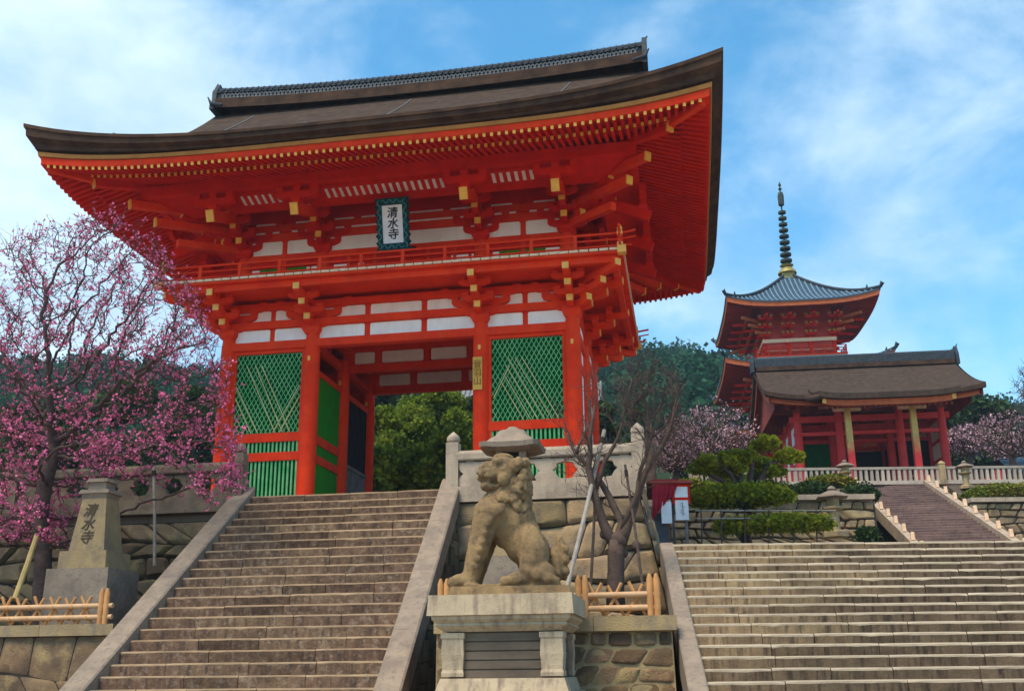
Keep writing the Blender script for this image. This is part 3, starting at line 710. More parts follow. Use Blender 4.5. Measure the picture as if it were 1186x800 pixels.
for s in (-1, 1):
    xs2 = [s*(VX-.05+(RX-VX+.05)*i/16) for i in range(17)]
    yy = sorted(set(ys+[-RY+k*.12 for k in range(1, 40)]+[RY-k*.12 for k in range(1, 40)]))
    m.grid([[(x, GC[1]+y, rz_hip(x, y)-.012) for x in xs2] for y in yy], BARK)
    # gable face, set back under the verge
    P = [[(s*(VX-.35), GC[1]+y, 10.2), (s*(VX-.35), GC[1]+y, rz_main(VX, y)-.05)] for y in ys if abs(y) < RY-1.7]
    m.grid(P, RED_BROWN)
roof = g('roof', m, smooth=35)
for s in (-1, 1):     # thick bark verge along each gable
    m = MB(); P = []
    for off, dz in ((-.36, -.02), (.10, .03), (.14, -.10), (.10, -.34), (-.02, -.42), (-.36, -.42)):
        P.append([(s*(VX+off+.25*max(0, abs(y)-3)/3.5), GC[1]+y, rz_main(VX, y)+dz) for y in ys if abs(y) < RY-1.2])
    m.grid(P, BARK)
    g('gable_verge', m, roof, smooth=40)
m = MB(); ring(m, HX, HY, GC, [(4.25, 9.44, .88), (4.245, 9.36, .86), (4.20, 9.345, .84), (4.185, 9.24, .74), (4.02, 9.20, .62), (4.0, 9.15, .52), (3.8, 9.145, .47)], BARK_ED, p=PT); g('roof_edge', m, roof, smooth=30)
# ridge
def sag(x): return .24*(abs(x)/7.2)**2.2
m = MB()
xs = [-7.2+14.4*i/40 for i in range(41)]
def sweep(prof, mm, x0=-7.2, x1=7.2):
    P = []
    for dy, z in prof: P.append([(x0+(x1-x0)*i/40, GC[1]+dy, z+sag(x0+(x1-x0)*i/40)) for i in range(41)])
    m.grid(P, mm)
    for e in (0, 40): m.add([(r[e][0], r[e][1], r[e][2]) for r in P], [tuple(range(len(P)))], mm)
sweep([(-.42, 14.2), (-.42, 14.55), (.42, 14.55), (.42, 14.2)], BARK_ED)
sweep([(-.30, 14.55), (-.30, 14.80), (.30, 14.80), (.30, 14.55)], TILE)
sweep([(-.36, 14.80), (-.36, 14.85), (-.24, 14.87), (-.24, 15.0), (-.17, 15.08), (0, 15.11), (.17, 15.08), (.24, 15.0), (.24, 14.87), (.36, 14.85), (.36, 14.80)], TILE)
rg = g('ridge', m, roof)
for sg in (-1, 1):
  m = MB(); nn = 105
  for i in range(nn):   # pale interlocking tiles along the ridge side
    x = -7.05+14.1*(i+.5)/nn
    if 1:
        y = GC[1]+sg*.315; z = 14.675+sag(x)
        for k in (-1, 1):
            m.beam((x-.05, y, z-k*.09), (x+.05, y, z+k*.09), .03, .035, TILE_LT, up=(0, 1, 0))
        m.cbox((x+.067, y, z+.09), .04, .04, .04, TILE_LT)
  g('pale_tile_band', m, rg)
m = MB(); nn = 70
for i in range(nn):
    x = -7.1+14.2*(i+.5)/nn; m.tube([(x, GC[1]-.385, 14.83+sag(x)), (x, GC[1]-.15, 15.085+sag(x)), (x, GC[1]+.15, 15.085+sag(x)), (x, GC[1]+.385, 14.83+sag(x))], .03, TILE, n=6)
g('cap_tile_row', m, rg)
for s in (-1, 1):
    m = MB(); x = s*7.2
    m.prism([(-.5, 14.35), (.5, 14.35), (.48, 14.6), (.36, 14.75), (.36, 15.1), (.22, 15.3), (.1, 15.52), (0, 15.45), (-.1, 15.52), (-.22, 15.3), (-.36, 15.1), (-.36, 14.75), (-.48, 14.6)], x+.0*s, x+s*.16, TILE, 'x')
    for v in range(len(m.v)): m.v[v] = (m.v[v][0], m.v[v][1]+GC[1], m.v[v][2]+.0)
    m.tube([(x-s*.1, GC[1], 15.25), (x+s*.06, GC[1], 15.42), (x+s*.18, GC[1], 15.62)], [.09, .07, .02], TILE, n=8)
    m.tube([(x-s*.3, GC[1]-.5, 14.45), (x+s*.1, GC[1]-.52, 14.55), (x+s*.22, GC[1]-.52, 14.8)], [.06, .06, .02], TILE, n=6)
    g('ridge_end', m, roof, smooth=40)
for xa, xb in ((-6.6, -5.75), (-1.3, -.3), (3.6, 4.9)):   # thin cables running down the bark
    m = MB(); P = []
    for i in range(25):
        y = -RY+.05+(RY-.5)*i/24; x = xa+(xb-xa)*i/24; P.append((x, GC[1]+y, rz_main(x, y)+.03))
    m.tube(P, .016, TILE_LT, n=4); g('roof_cable', m, roof)
# name board: hangs between the upper bays, leaning forward
NB = thing('name_board', 'teal wavy-framed name board with three black characters, hung under the vermilion eave', 'name board', (0.22, -1.05, 7.20))
NB.rotation_euler = (math.radians(14), 0, 0)
m = MB(); m.box(-.29, .29, -.045, .0, .20, 1.26, CLOTH_W); obj('panel', m, NB)
m = MB()
for x0, x1, z0, z1 in ((-.44, -.29, .0, 1.46), (.29, .44, .0, 1.46), (-.29, .29, 0, .2), (-.29, .29, 1.26, 1.46)): m.box(x0, x1, -.06, .03, z0, z1, TEAL)
fr = obj('frame', m, NB)
m = MB()
def wave(a, b, n, out):
    a = Vector(a); b = Vector(b); P = []
    for i in range(n*8+1):
        s = i/(n*8); p = a+(b-a)*s; k = math.sin(s*n*2*PI)*.045; P.append((p.x+out[0]*k, -.075, p.z+out[1]*k))
    m.tube(P, .018, TEAL_L, n=5)
wave((-.365, 0, .06), (-.365, 0, 1.40), 5, (1, 0)); wave((.365, 0, .06), (.365, 0, 1.40), 5, (1, 0)); wave((-.3, 0, .1), (.3, 0, .1), 3, (0, 1)); wave((-.3, 0, 1.36), (.3, 0, 1.36), 3, (0, 1))
for i in range(8):
    z = .02+i*.2; m.lathe((-.45, -.02, z), [(0.0, -.07), (.06, 0), (0, .07)], TEAL, n=6); m.lathe((.45, -.02, z), [(0, -.07), (.06, 0), (0, .07)], TEAL, n=6)
obj('wave_carving', m, fr)
text_mesh('清\n水\n寺', .32, INK, 'lettering', NB, (0, -.052, .73), shear=.12, lead=.93)
m = MB(); m.beam((-.25, .0, 1.4), (-.25, 1.2, 1.75), .05, .05, TEAL); m.beam((.25, 0, 1.4), (.25, 1.2, 1.75), .05, .05, TEAL); m.beam((-.25, .0, .1), (-.25, 1.35, .3), .05, .05, TEAL); m.beam((.25, 0, .1), (.25, 1.35, .3), .05, .05, TEAL); obj('stay', m, NB)
PB = thing('wooden_plaque', 'narrow ochre wooden plaque with faded brown writing on a vermilion pillar', 'plaque', (B2-.05, -.235, 3.30))
m = MB(); m.box(-.13, .13, -.03, 0, 0, .93, OCHRE); obj('board', m, PB)
text_mesh('音\n羽\n山', .24, INK_OC, 'lettering', PB, (0, -.033, .47), lead=1.0)
from mathutils import noise as mnoise
# ------------------------------------------------------------------ the ground
m = MB(); m.quad((-1500, -600, -5.6), (1500, -600, -5.6), (1500, 2500, -5.6), (-1500, 2500, -5.6), PAVE); struct('ground', m)
m = MB(); m.box(-30, 6.75, -4.75, 62, -5.5, -0.25, PAVE); struct('terrace', m)
S_ = Vector((FH.y, -FH.x, 0))                       # along the wide steps (to the right), FH runs away from the viewer
def sd(s, D, z): p = Vector((CAM.x, CAM.y, 0))+S_*s+FH*D; return Vector((p.x, p.y, z))
PZ = -1.64
m = MB(); a = [(7.34, -5.5), tuple(sd(34, 19.62, 0)[:2]), tuple(sd(34, 52, 0)[:2]), (7.2, 24.5)]
m.add([(x, y, -5.5) for x, y in a]+[(x, y, PZ) for x, y in a], BOXF, PAVE); struct('plaza', m)

# ------------------------------------------------------------------ stone steps
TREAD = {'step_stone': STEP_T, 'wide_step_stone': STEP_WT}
def block_step(x0, x1, yf, z, tread, rise, m, rnd, along=None, lmin=0.8, lmax=1.9, over=0.12, nose=.013):
    """one course of step blocks, front face at yf, arrises worn unevenly; along=(origin, S, F) puts it in another frame"""
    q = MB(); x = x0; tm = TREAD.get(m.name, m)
    while x < x1-.01:
        ln = rnd.uniform(lmin, lmax); xe = x+ln
        if x1-xe < lmin*.6: xe = x1
        dy = rnd.uniform(-.008, .006); dz = rnd.uniform(-.006, .004); g0 = .006; ns = max(2, int((xe-x)/.16))
        secs = []; ch = rnd.uniform(.012, .018); tl = rnd.uniform(-.004, .004)
        for i in range(ns+1):
            s = i/ns; xx = x+g0+(xe-x-2*g0)*s; w_ = rnd.uniform(-.002, .002)+(rnd.uniform(.006, .018) if rnd.random() < .05 else 0)
            e_ = .012 if i in (0, ns) else 0; t1 = tl*(s-.5)
            sec = []
            for (yy, zz) in ((yf+dy+rnd.uniform(-.003, .003), z-rise-.01), (yf+dy+.001, z-ch-nose-max(0, w_)+dz+rnd.uniform(-.006, .004)), (yf+dy+.003+rnd.uniform(-.003, .003), z-ch-max(0, w_)-e_+dz), (yf+dy+ch+max(0, w_)+e_, z+dz-e_*.3), (yf+tread+over, z+dz)):
                p = (xx, yy, zz+t1*(zz > z-rise))
                if along:
                    O, S, F = along; v = O+S*xx+F*yy; p = (v.x, v.y, p[2])
                sec.append(p)
            secs.append(sec)
        n = 5; vs = [p for sec in secs for p in sec]
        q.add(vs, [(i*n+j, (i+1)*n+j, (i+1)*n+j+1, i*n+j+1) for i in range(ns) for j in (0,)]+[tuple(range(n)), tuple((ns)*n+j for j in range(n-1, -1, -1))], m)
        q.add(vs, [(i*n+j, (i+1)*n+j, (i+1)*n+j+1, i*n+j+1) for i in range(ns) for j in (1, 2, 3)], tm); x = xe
    return q
RS = random.Random(11)
ST = thing('stone_stairs', 'narrow steep flight of worn brown stone steps climbing to the vermilion gate', 'stairs', (0.4, -12.1, -5.6), group='flights of stone steps')
NS = 27; RI, TR = .2, .2665
def xl(y): return -1.74-.017*(-5-y)
def xr(y): return 2.59+.068*(-5-y)
for k in range(NS):
    yf = -5.0-TR*k; z = -0.25-RI*k
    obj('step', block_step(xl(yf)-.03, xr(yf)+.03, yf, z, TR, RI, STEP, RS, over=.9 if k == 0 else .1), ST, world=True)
def kerb(side):
    y0, y1 = -4.78, -5-TR*NS-.05
    def zt(y): return -0.25+.75*(y+5)+.10
    m = MB(); P = []
    n = 14; f = xl if side < 0 else xr
    segs = [(y0+(y1-y0)*i/5, y0+(y1-y0)*(i+1)/5) for i in range(5)]
    for a, b in segs:
        vs = []
        for y in (a-.004, b+.004):
            x0 = f(y); x1 = x0+side*(.44+.0*y)
            z = zt(y); c = .03
            for (x, zz) in ((x0, z-.5), (x0, z-c), (x0+side*c, z), (x1-side*c, z), (x1, z-c), (x1, z-.5)): vs.append((x, y, zz))
        m.add(vs, [(0,1,2,3,4,5), (11,10,9,8,7,6)]+[(i, (i+1) % 6, 6+(i+1) % 6, 6+i) for i in range(6)], STONE_GR)
    o = obj('kerb', m, ST, world=True)
    m = MB(); xo = lambda y: f(y)+side*.40
    m.add([(xo(y0), y0, -5.6), (xo(y1), y1, -5.6), (xo(y1), y1, zt(y1)-.48), (xo(y0), y0, zt(y0)-.48)], [(0,1,2,3)], WALL_D)
    # rubble facing of the side
    rr = random.Random(5+side); 
    yv = y0
    while yv > y1+.3:
        wv = rr.uniform(.3, .6); top = zt(yv-wv)-.5; zv = -5.6
        while zv < top-.1:
            hv = min(rr.uniform(.22, .45), top-zv)
            m.frus((xo(yv-wv/2)+side*.03, yv-wv/2), .05, wv-.03, .05, wv-.03, zv+.01, zv+hv-.01, WALL_D); zv += hv
        yv -= wv
    obj('side_wall', m, ST, world=True)
kerb(-1); kerb(1)

# the wide flight on the right: treads square to the viewer
WS = thing('stone_stairs', 'broad flight of long pale tan steps with a darker stained half', 'stairs', tuple(sd(9, 11, -5.6)), group='flights of stone steps')
O_ = Vector((CAM.x, CAM.y, 0))
def left_s(D): # the flight's left edge runs straight from (7.45, -5.55) to (7.98, -12.6)
    for s in [i*.01 for i in range(-600, 900)]:
        p = sd(s, D, 0)
        if p.x >= 7.48+(-5.55-p.y)*.072: return s
for k in range(24):
    D = 19.6-.372*k; z = PZ-.17*k
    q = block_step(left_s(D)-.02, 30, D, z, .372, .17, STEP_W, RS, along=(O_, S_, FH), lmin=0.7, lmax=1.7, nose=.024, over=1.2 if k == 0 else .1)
    obj('step', q, WS, world=True)
m = MB()
for i in range(7):
    y0 = -5.3-1.1*i; y1 = y0-1.095; vs = []
    for y in (y0, y1):
        D = ((y-CAM.y)+0.0)*FH.y+(7.5-CAM.x)*FH.x; z = PZ-.17*max(0, (19.6-D)/.372)+.06
        if D > 19.6: z = PZ+.06
        x1 = 7.5+(-5.55-y)*.072; x0 = x1-.27
        for (x, zz) in ((x0, z-.6), (x0, z-.02), (x0+.02, z), (x1-.02, z), (x1, z-.02), (x1, z-.6)): vs.append((x, y, zz))
    m.add(vs, [(0,1,2,3,4,5), (11,10,9,8,7,6)]+[(i2, (i2+1) % 6, 6+(i2+1) % 6, 6+i2) for i2 in range(6)], STONE_GR)
obj('kerb', m, WS, world=True)

# ------------------------------------------------------------------ masonry
def masonry(mb, P0, U, V, Nn, wfun, H, hmin, hmax, wmin, wmax, m, rnd, proud=(.03, .09), gap=.018, back=MORT_D, skew=.25, x0fun=None):
    P0, U, V, Nn = Vector(P0), Vector(U).normalized(), Vector(V).normalized(), Vector(Nn).normalized()
    x0fun = x0fun or (lambda v: 0.0)
    mb.add([P0+U*x0fun(0)-Nn*.002, P0+U*wfun(0)-Nn*.002, P0+U*wfun(H)+V*H-Nn*.002, P0+U*x0fun(H)+V*H-Nn*.002], [(0,1,2,3)], back)
    rows = []; v = 0
    while v < H-.02:
        h = rnd.uniform(hmin, hmax)
        if H-v-h < hmin*.6: h = H-v
        rows.append((v, v+h)); v += h
    tops = None
    for ri, (v0, v1) in enumerate(rows):
        u = x0fun(v0); pu0 = u; pu1 = x0fun(v1); first = True
        amp = (v1-v0)*.12
        bot = lambda uu, r=ri: (0 if r == 0 else amp*math.sin(uu*2.3+r*1.7))
        top = lambda uu, r=ri: (0 if r == len(rows)-1 else amp*math.sin(uu*2.3+(r+1)*1.7))
        while True:
            wd = rnd.uniform(wmin, wmax); n0 = pu0+wd; n1 = pu1+wd*rnd.uniform(1-skew, 1+skew)
            n1 = max(n1, pu1+wmin*.5); last = False
            if wfun(v0)-n0 < wmin*.7 or wfun(v1)-n1 < wmin*.7: n0, n1 = wfun(v0), wfun(v1); last = True
            if n0-pu0 > .04:
                pr = rnd.uniform(*proud); G = 8; P = []; k = rnd.random()*9
                for j in range(G+1):
                    row = []
                    for i in range(G+1):
                        a, b = i/G, j/G; a2, b2 = a, b
                        ua = (pu0+gap+(n0-pu0-2*gap)*a); ub = (pu1+gap+(n1-pu1-2*gap)*a)
                        vv0 = v0+gap+bot(ua); vv1 = v1-gap+top(ub)
                        uu = ua+(ub-ua)*b; vv = vv0+(vv1-vv0)*b
                        e = max(abs(2*a-1), abs(2*b-1)); cr = min(abs(2*a-1), abs(2*b-1))
                        q3 = P0+U*uu+V*vv; ns = mnoise.noise(Vector((q3.x*3.1+k, q3.y*3.1, q3.z*3.1)))*.035+mnoise.noise(Vector((q3.x*9+k, q3.y*9, q3.z*9)))*.014
                        d = pr*(1-e**16)+ns*(e < .98)
                        if e > .99 and cr > .99:   # knock the corners off
                            uu += (0.5-a)*gap*2.5; vv += (0.5-b)*gap*2.5
                        row.append(P0+U*uu+V*vv+Nn*d)
                    P.append(row)
                mb.grid(P, m)
            pu0, pu1 = n0, n1
            if last: break
RW = thing('retaining_wall', 'tall wall of big tan rough-cut stone blocks behind the stone lion', 'wall', (5, -5, -3.4))
m = MB(); HW = 2.85
masonry(m, (2.95, -5.30, -3.42), (1, 0, 0), (0, .085, 1), (0, -1, .08), lambda v: 4.47-.20*v, HW, .42, .78, .5, 1.15, WALL_S, random.Random(3), proud=(.04, .13), gap=.014)
obj('wall_face', m, RW, world=True, smooth=55)
m = MB()
masonry(m, (7.41, -5.28, -3.42), (0, 1, 0), (-.18, 0.0, 1), (1, 0, .18), lambda v: 14, HW+.3, .42, .7, .5, 1.0, WALL_S, random.Random(4), proud=(.04, .1), gap=.014)
obj('end_face', m, RW, world=True, smooth=55)
LW = thing('retaining_wall', 'long dark mossy stone wall behind the blossoming plum tree', 'wall', (-9, -5, -3.1))
m = MB()
masonry(m, (-18, -5.25, -3.6), (1, 0, 0), (0, .08, 1), (0, -1, .08), lambda v: 15.75, 2.85, .35, .62, .4, 1.0, WALL_D, random.Random(6), proud=(.04, .12))
obj('wall_face', m, LW, world=True, smooth=55)

# ------------------------------------------------------------------ stone balustrades on the terrace edge
def newel(mb, x, y, z0, z1, wd=.27, STONE=None):
    mb.frus((x, y), wd*.98, wd*.98, wd, wd, z0, z1-.26, STONE)
    mb.lathe((x, y, z1-.258), [(wd*.42, 0), (wd*.42, .03), (wd*.52, .04), (wd*.55, .09), (wd*.48, .15), (wd*.2, .22), (.01, .26)], STONE, n=12)
def balustrade(label, x0, x1, posts, n, STONE=STONE):
    T = thing('stone_balustrade', label, 'balustrade', ((x0+x1)/2, -5, -.57), group='stone balustrades on the terrace edge')
    m = MB(); L_ = (x1-x0)/3
    for i in range(3): m.box(x0+i*L_+.004, x0+(i+1)*L_-.004, -5.16, -4.80, -.572, -.245, STONE)
    obj('base_stone', m, T, world=True)
    m = MB()
    for i in range(2):
        L2 = (x1-x0)/2; a, b = x0+i*L2+.003, x0+(i+1)*L2-.003
        m.prism([(-5.1, .33), (-4.84, .33), (-4.82, .36), (-4.82, .48), (-4.86, .55), (-5.08, .55), (-5.12, .48), (-5.12, .36)], a, b, STONE, 'x')
    obj('handrail', m, T, world=True)
    m = MB()
    for i in range(n):
        x = x0+.3+(x1-x0-.6)*i/(n-1); s = (x1-x0-.6)/(n-1)/2*.985
        pr = [(-s, -.244), (s, -.244), (s, -.14), (s*.66, -.12), (s*.52, -.02), (s*.34, .05), (s*.52, .11), (s*.60, .20), (s*.98, .235), (s*.98, .30), (-s*.98, .30), (-s*.98, .235), (-s*.60, .20), (-s*.52, .11), (-s*.34, .05), (-s*.52, -.02), (-s*.66, -.12), (-s, -.14)]
        m.prism([(x+a, b) for a, b in pr], -5.06, -4.90, STONE)
    for i in range(n): x = x0+.3+(x1-x0-.6)*i/(n-1); m.box(x-.09, x+.09, -5.04, -4.92, .301, .329, STONE)
    obj('pierced_panel', m, T, world=True)
    for x in posts:
        m = MB(); newel(m, x, -4.98, -.575, 1.0, STONE=STONE); obj('newel', m, T, world=True, smooth=45)
    return T
balustrade('pale pierced stone balustrade with two capped posts, on the big tan block wall', 2.95, 6.85, (2.87, 6.85), 5)
balustrade('weathered stone balustrade behind plum blossom, on the dark mossy wall', -13.0, -2.1, (-2.05, -7.6), 14, STONE_OLD)

# ------------------------------------------------------------------ planted beds with their low walls and bamboo fences
RYB, LYB = -10.0, -8.8
zr = at_y(720, 713, RYB).z; zl = at_y(70, 723, LYB).z
m = MB(); m.box(3.8, 7.42, RYB+.3, -5.2, -5.5, zr-.06, SOIL); m.box(-14, -2.3, LYB+.3, -5.2, -5.5, zl-.06, SOIL); struct('planting_soil', m)
PW = thing('bed_wall', 'low wall of dark many-sided stones with pale joints beside the lion pedestal', 'wall', (5.5, RYB, -5.6))
m = MB()
masonry(m, (3.8, RYB, -5.6), (1, 0, 0), (0, .03, 1), (0, -1, 0), lambda v: 3.70-.02*v, zr-.22+5.6, .27, .40, .26, .50, WALL_P, random.Random(8), proud=(.004, .022), gap=.02, back=MORTAR, skew=.14)
obj('wall_face', m, PW, world=True, smooth=55)
m = MB()
xx = 3.78
for ln in (1.1, 1.4, 1.25): m.box(xx+.004, xx+ln-.004, RYB-.07, RYB+.32, zr-.22, zr, MONU); xx += ln
obj('coping', m, PW, world=True)
PW = thing('bed_wall', 'low mossy stone wall with flat coping below the plum tree', 'wall', (-7, LYB, -5.6))
m = MB()
masonry(m, (-14, LYB, -5.6), (1, 0, 0), (0, .02, 1), (0, -1, 0), lambda v: 11.62, zl-.2+5.6, .45, .65, .5, 1.1, WALL_P, random.Random(9), proud=(.02, .05), gap=.012, back=MORT_D, skew=.12)
obj('wall_face', m, PW, world=True, smooth=55)
m = MB(); xx = -14
while xx < -2.5: m.box(xx+.004, min(xx+1.45, -2.36)-.004, LYB-.06, LYB+.3, zl-.2, zl, MONU); xx += 1.45
obj('coping', m, PW, world=True)
def bamboo_fence(label, x0, x1, y, z, posts):
    T = thing('bamboo_fence', label, 'fence', ((x0+x1)/2, y, z), group='bamboo fences on the bed walls')
    rr = random.Random(int(x0*10))
    for dz, r in ((.12, .045), (.32, .045)):
        m = MB(); x = x0
        P = [(x0, y, z+dz), (x1, y, z+dz+.01)]; m.tube(P, r, BAMB_P, n=8)
        k = x0+.15
        while k < x1: m.tube([(k-.02, y, z+dz), (k+.02, y, z+dz)], r*1.12, BAMBOO, n=8); k += rr.uniform(.3, .5)
        obj('rail', m, T, world=True, smooth=50)
    for px_ in posts:
        m = MB()
        for q in (-.05, .05): m.tube([(px_+q, y-.02, z-.05), (px_+q, y-.02, z+.55), (px_+q, y-.02, z+.64)], [.052, .052, .02], BAMBOO, n=8)
        obj('post', m, T, world=True, smooth=50)
    x = x0+.2
    while x < x1-.1:
        if min(abs(x-q) for q in posts) > .15:
            m = MB(); h = .5
            m.tube([(x-.16, y+.035, z-.02), (x+.12, y+.035, z+h*rr.uniform(.95, 1.08))], .028, BAMBOO, n=6); m.tube([(x+.16, y+.06, z-.02), (x-.1, y+.06, z+h*rr.uniform(.95, 1.08))], .028, BAMBOO, n=6)
            obj('crossed_stakes', m, T, world=True)
        x += rr.uniform(.3, .38)
bamboo_fence('orange bamboo fence with crossed stakes at the foot of the bare tree', 3.75, 7.3, RYB+.12, zr, (3.9, 5.0, 6.1, 7.2))
bamboo_fence('orange bamboo fence with crossed stakes below the plum tree and tan monument', -13.5, -2.55, LYB+.12, zl, (-2.72, -5.0, -7.2, -9.5))

# ------------------------------------------------------------------ inscribed stone lanterns
def big_lantern(label, x, y, zb, writing):
    T = thing('stone_monument' if writing else 'stone_lantern', label, 'monument' if writing else 'lantern', (x, y, zb))
    z1, z2, z3 = -2.03-zb, -1.68-zb, -0.62-zb
    m = MB(); m.frus((0, 0), 1.34, 1.14, 1.31, 1.11, -.1, z1, STONE_GR); obj('base_block', m, T)
    m = MB(); m.frus((0, 0), 1.02, .88, 1.0, .86, z1+.002, z2, MONU); obj('base_block', m, T)
    m = MB(); m.frus((0, 0), .76, .66, .52, .45, z2+.002, z3, MONU); bd = obj('tapered_shaft', m, T)
    m = MB(); m.frus((0, 0), .5, .44, .56, .5, z3+.002, z3+.1, STONE_GR); m.frus((0, 0), .66 if writing else .78, .56 if writing else .7, .60 if writing else .72, .5 if writing else .64, z3+.102, z3+.18, STONE_GR); obj('collar', m, T)
    if writing:
        m = MB(); m.frus((0, 0), .40, .34, .36, .32, z3+.182, z3+.34, STONE_GR); m.frus((0, 0), .48, .42, .40, .36, z3+.342, z3+.42, STONE_GR); obj('cap', m, T)
        sl = math.atan((.66-.45)/2/(z3-z2))
        text_mesh('清\n水\n寺', .28, INK_BR, 'carved_lettering', bd, (-.05, -.285, (z2+z3)/2), rot=(PI/2-sl, 0, 0), shear=.25, lead=.98, depth=.004)
        return T
    m = MB()
    for sx in (-1, 1):
        for sy in (-1, 1): m.cbox((sx*.22, sy*.2, z3+.38), .12, .12, .4, STONE_GR)
    m.cbox((0, 0, z3+.38), .3, .3, .39, INK); obj('fire_box', m, T)
    m = MB(); P = []
    zr0 = z3+.56
    for i in range(5):
        s = i/4; hw = .62*(1-s)**.75*.9+.1*(1-s)+.0; hw = .33+(.60-.33)*(1-s)**1.35; P.append((hw, zr0+.12+.27*s))
    n = 32; prof = [(.50, zr0), (.66, zr0+.05), (.68, zr0+.14)]+P+[(.30, zr0+.43), (.16, zr0+.47), (.10, zr0+.52), (.02, zr0+.54)]
    vs = []
    for r, z in prof:
        for j in range(n):
            a = 2*PI*(j+.5)/n; q = 1/max(abs(math.cos(a)), abs(math.sin(a))); q = 1+(q-1)*min(1, max(0, (r-.15)/.3)); ly = .05*((q-1)/.41)**2 if r > .4 else 0
            vs.append((r*.85*q*math.cos(a), r*.85*q*math.sin(a)*.9, z+ly))
    k = len(prof); fs = [(i*n+j, i*n+(j+1) % n, (i+1)*n+(j+1) % n, (i+1)*n+j) for i in range(k-1) for j in range(n)]+[tuple(range(n-1, -1, -1)), tuple((k-1)*n+j for j in range(n))]
    m.add(vs, fs, STONE_GR); obj('lantern_roof', m, T, smooth=40)
    if writing:
        sl = math.atan((.72-.50)/2/(z3-z2))
        t = text_mesh('清\n水\n寺', .30, INK_BR, 'carved_lettering', bd, (-.05, -.311, (z2+z3)/2), rot=(PI/2-sl, 0, 0), shear=.25, lead=.98, depth=.004)
    return T
p = at_y(110, 690, -7.3)
big_lantern('tan tapered stone monument with three carved characters, on stepped blocks under the plum blossom', p.x-.08, -7.3, zl-.06, True)
p = at_y(594, 520, -7.3)
big_lantern('stone lantern whose grey roof shows above the lion statue head', p.x, -7.3, zr-.06, False)

# ------------------------------------------------------------------ lion statue on its pedestal
PY0, PY1 = -11.9, -10.14
pxl, pxr = at_y(494, 700, PY0).x, at_y(664, 700, PY0).x
pzt = at_y(580, 687, PY0).z; pc = (pxl+pxr)/2; hw = (pxr-pxl)/2
PD = thing('stone_pedestal', 'pale stone pedestal with dark slatted panel and rain-streaked slab carrying the lion', 'pedestal', (pc, (PY0+PY1)/2, -5.6))
dpt = (PY1-PY0)/2; hp = pzt+5.6
zz = lambda y: at_y(580, y, PY0).z+5.6
def pbox(nm, i0, z0, z1, mm, i1=None):
    q = MB(); q.frus((0, 0), 2*(hw-i0), 2*(dpt-i0), 2*(hw-(i1 if i1 is not None else i0)), 2*(dpt-(i1 if i1 is not None else i0)), z0, z1, mm); return obj(nm, q, PD)
STN_ = mat('pedestal_slab', (0.50, 0.38, 0.24), (0.38, 0.29, 0.185), scale=2, rough=0.9, bump=0.4, bscale=25, streak=0.75, streak_col=(0.16, 0.10, 0.085), streak_scale=(9, 9, 1.0), spots=0.3, spot_col=(0.2, 0.15, 0.1), spot_scale=2)
pbox('cap_slab', 0, zz(711), hp, STN_, .02)
q = MB(); ff = [(.05, zz(711)-.002), (.06, zz(716)), (.12, zz(720)), (.10, zz(723)), (.16, zz(727)), (.20, zz(730))]
for (a, z1), (b, z0) in zip(ff[:-1], ff[1:]): q.frus((0, 0), 2*(hw-b), 2*(dpt-b), 2*(hw-a), 2*(dpt-a), z0+.001, z1, STN_)
obj('cornice', q, PD)
pbox('panel', .26, zz(786), zz(729), PANEL)
q = MB(); nsl = 5
for i in range(nsl):
    z0 = zz(786)+(zz(731)-zz(786))*i/nsl; q.box(-hw+.30, hw-.30, -dpt+.235, -dpt+.262, z0+.012, z0+(zz(731)-zz(786))/nsl-.008, PANEL); q.box(hw-.262, hw-.235, -dpt+.3, dpt-.3, z0+.012, z0+(zz(731)-zz(786))/nsl-.008, PANEL)
obj('slat_panel', q, PD)
for sx in (-1, 1):
    for sy in (-1, 1):
        q = MB(); h0, h1 = zz(783), zz(731); r0 = .155
        q.lathe((sx*(hw-.33), sy*(dpt-.33), h0), [(r0*1.0, 0), (r0*1.02, .05), (r0*.93, .09), (r0*.97, .2), (r0*1.03, (h1-h0)*.5), (r0*.97, (h1-h0)*.85), (r0*.95, h1-h0-.1), (r0*1.08, h1-h0-.07), (r0*1.08, h1-h0-.002)], STN_, n=20, sq=1); obj('corner_pillar', q, PD)
pbox('base_slab', .10, zz(797)-.05, zz(785), STN_, .16)
pbox('plinth_block', .04, 0, zz(797)-.052, STN_)

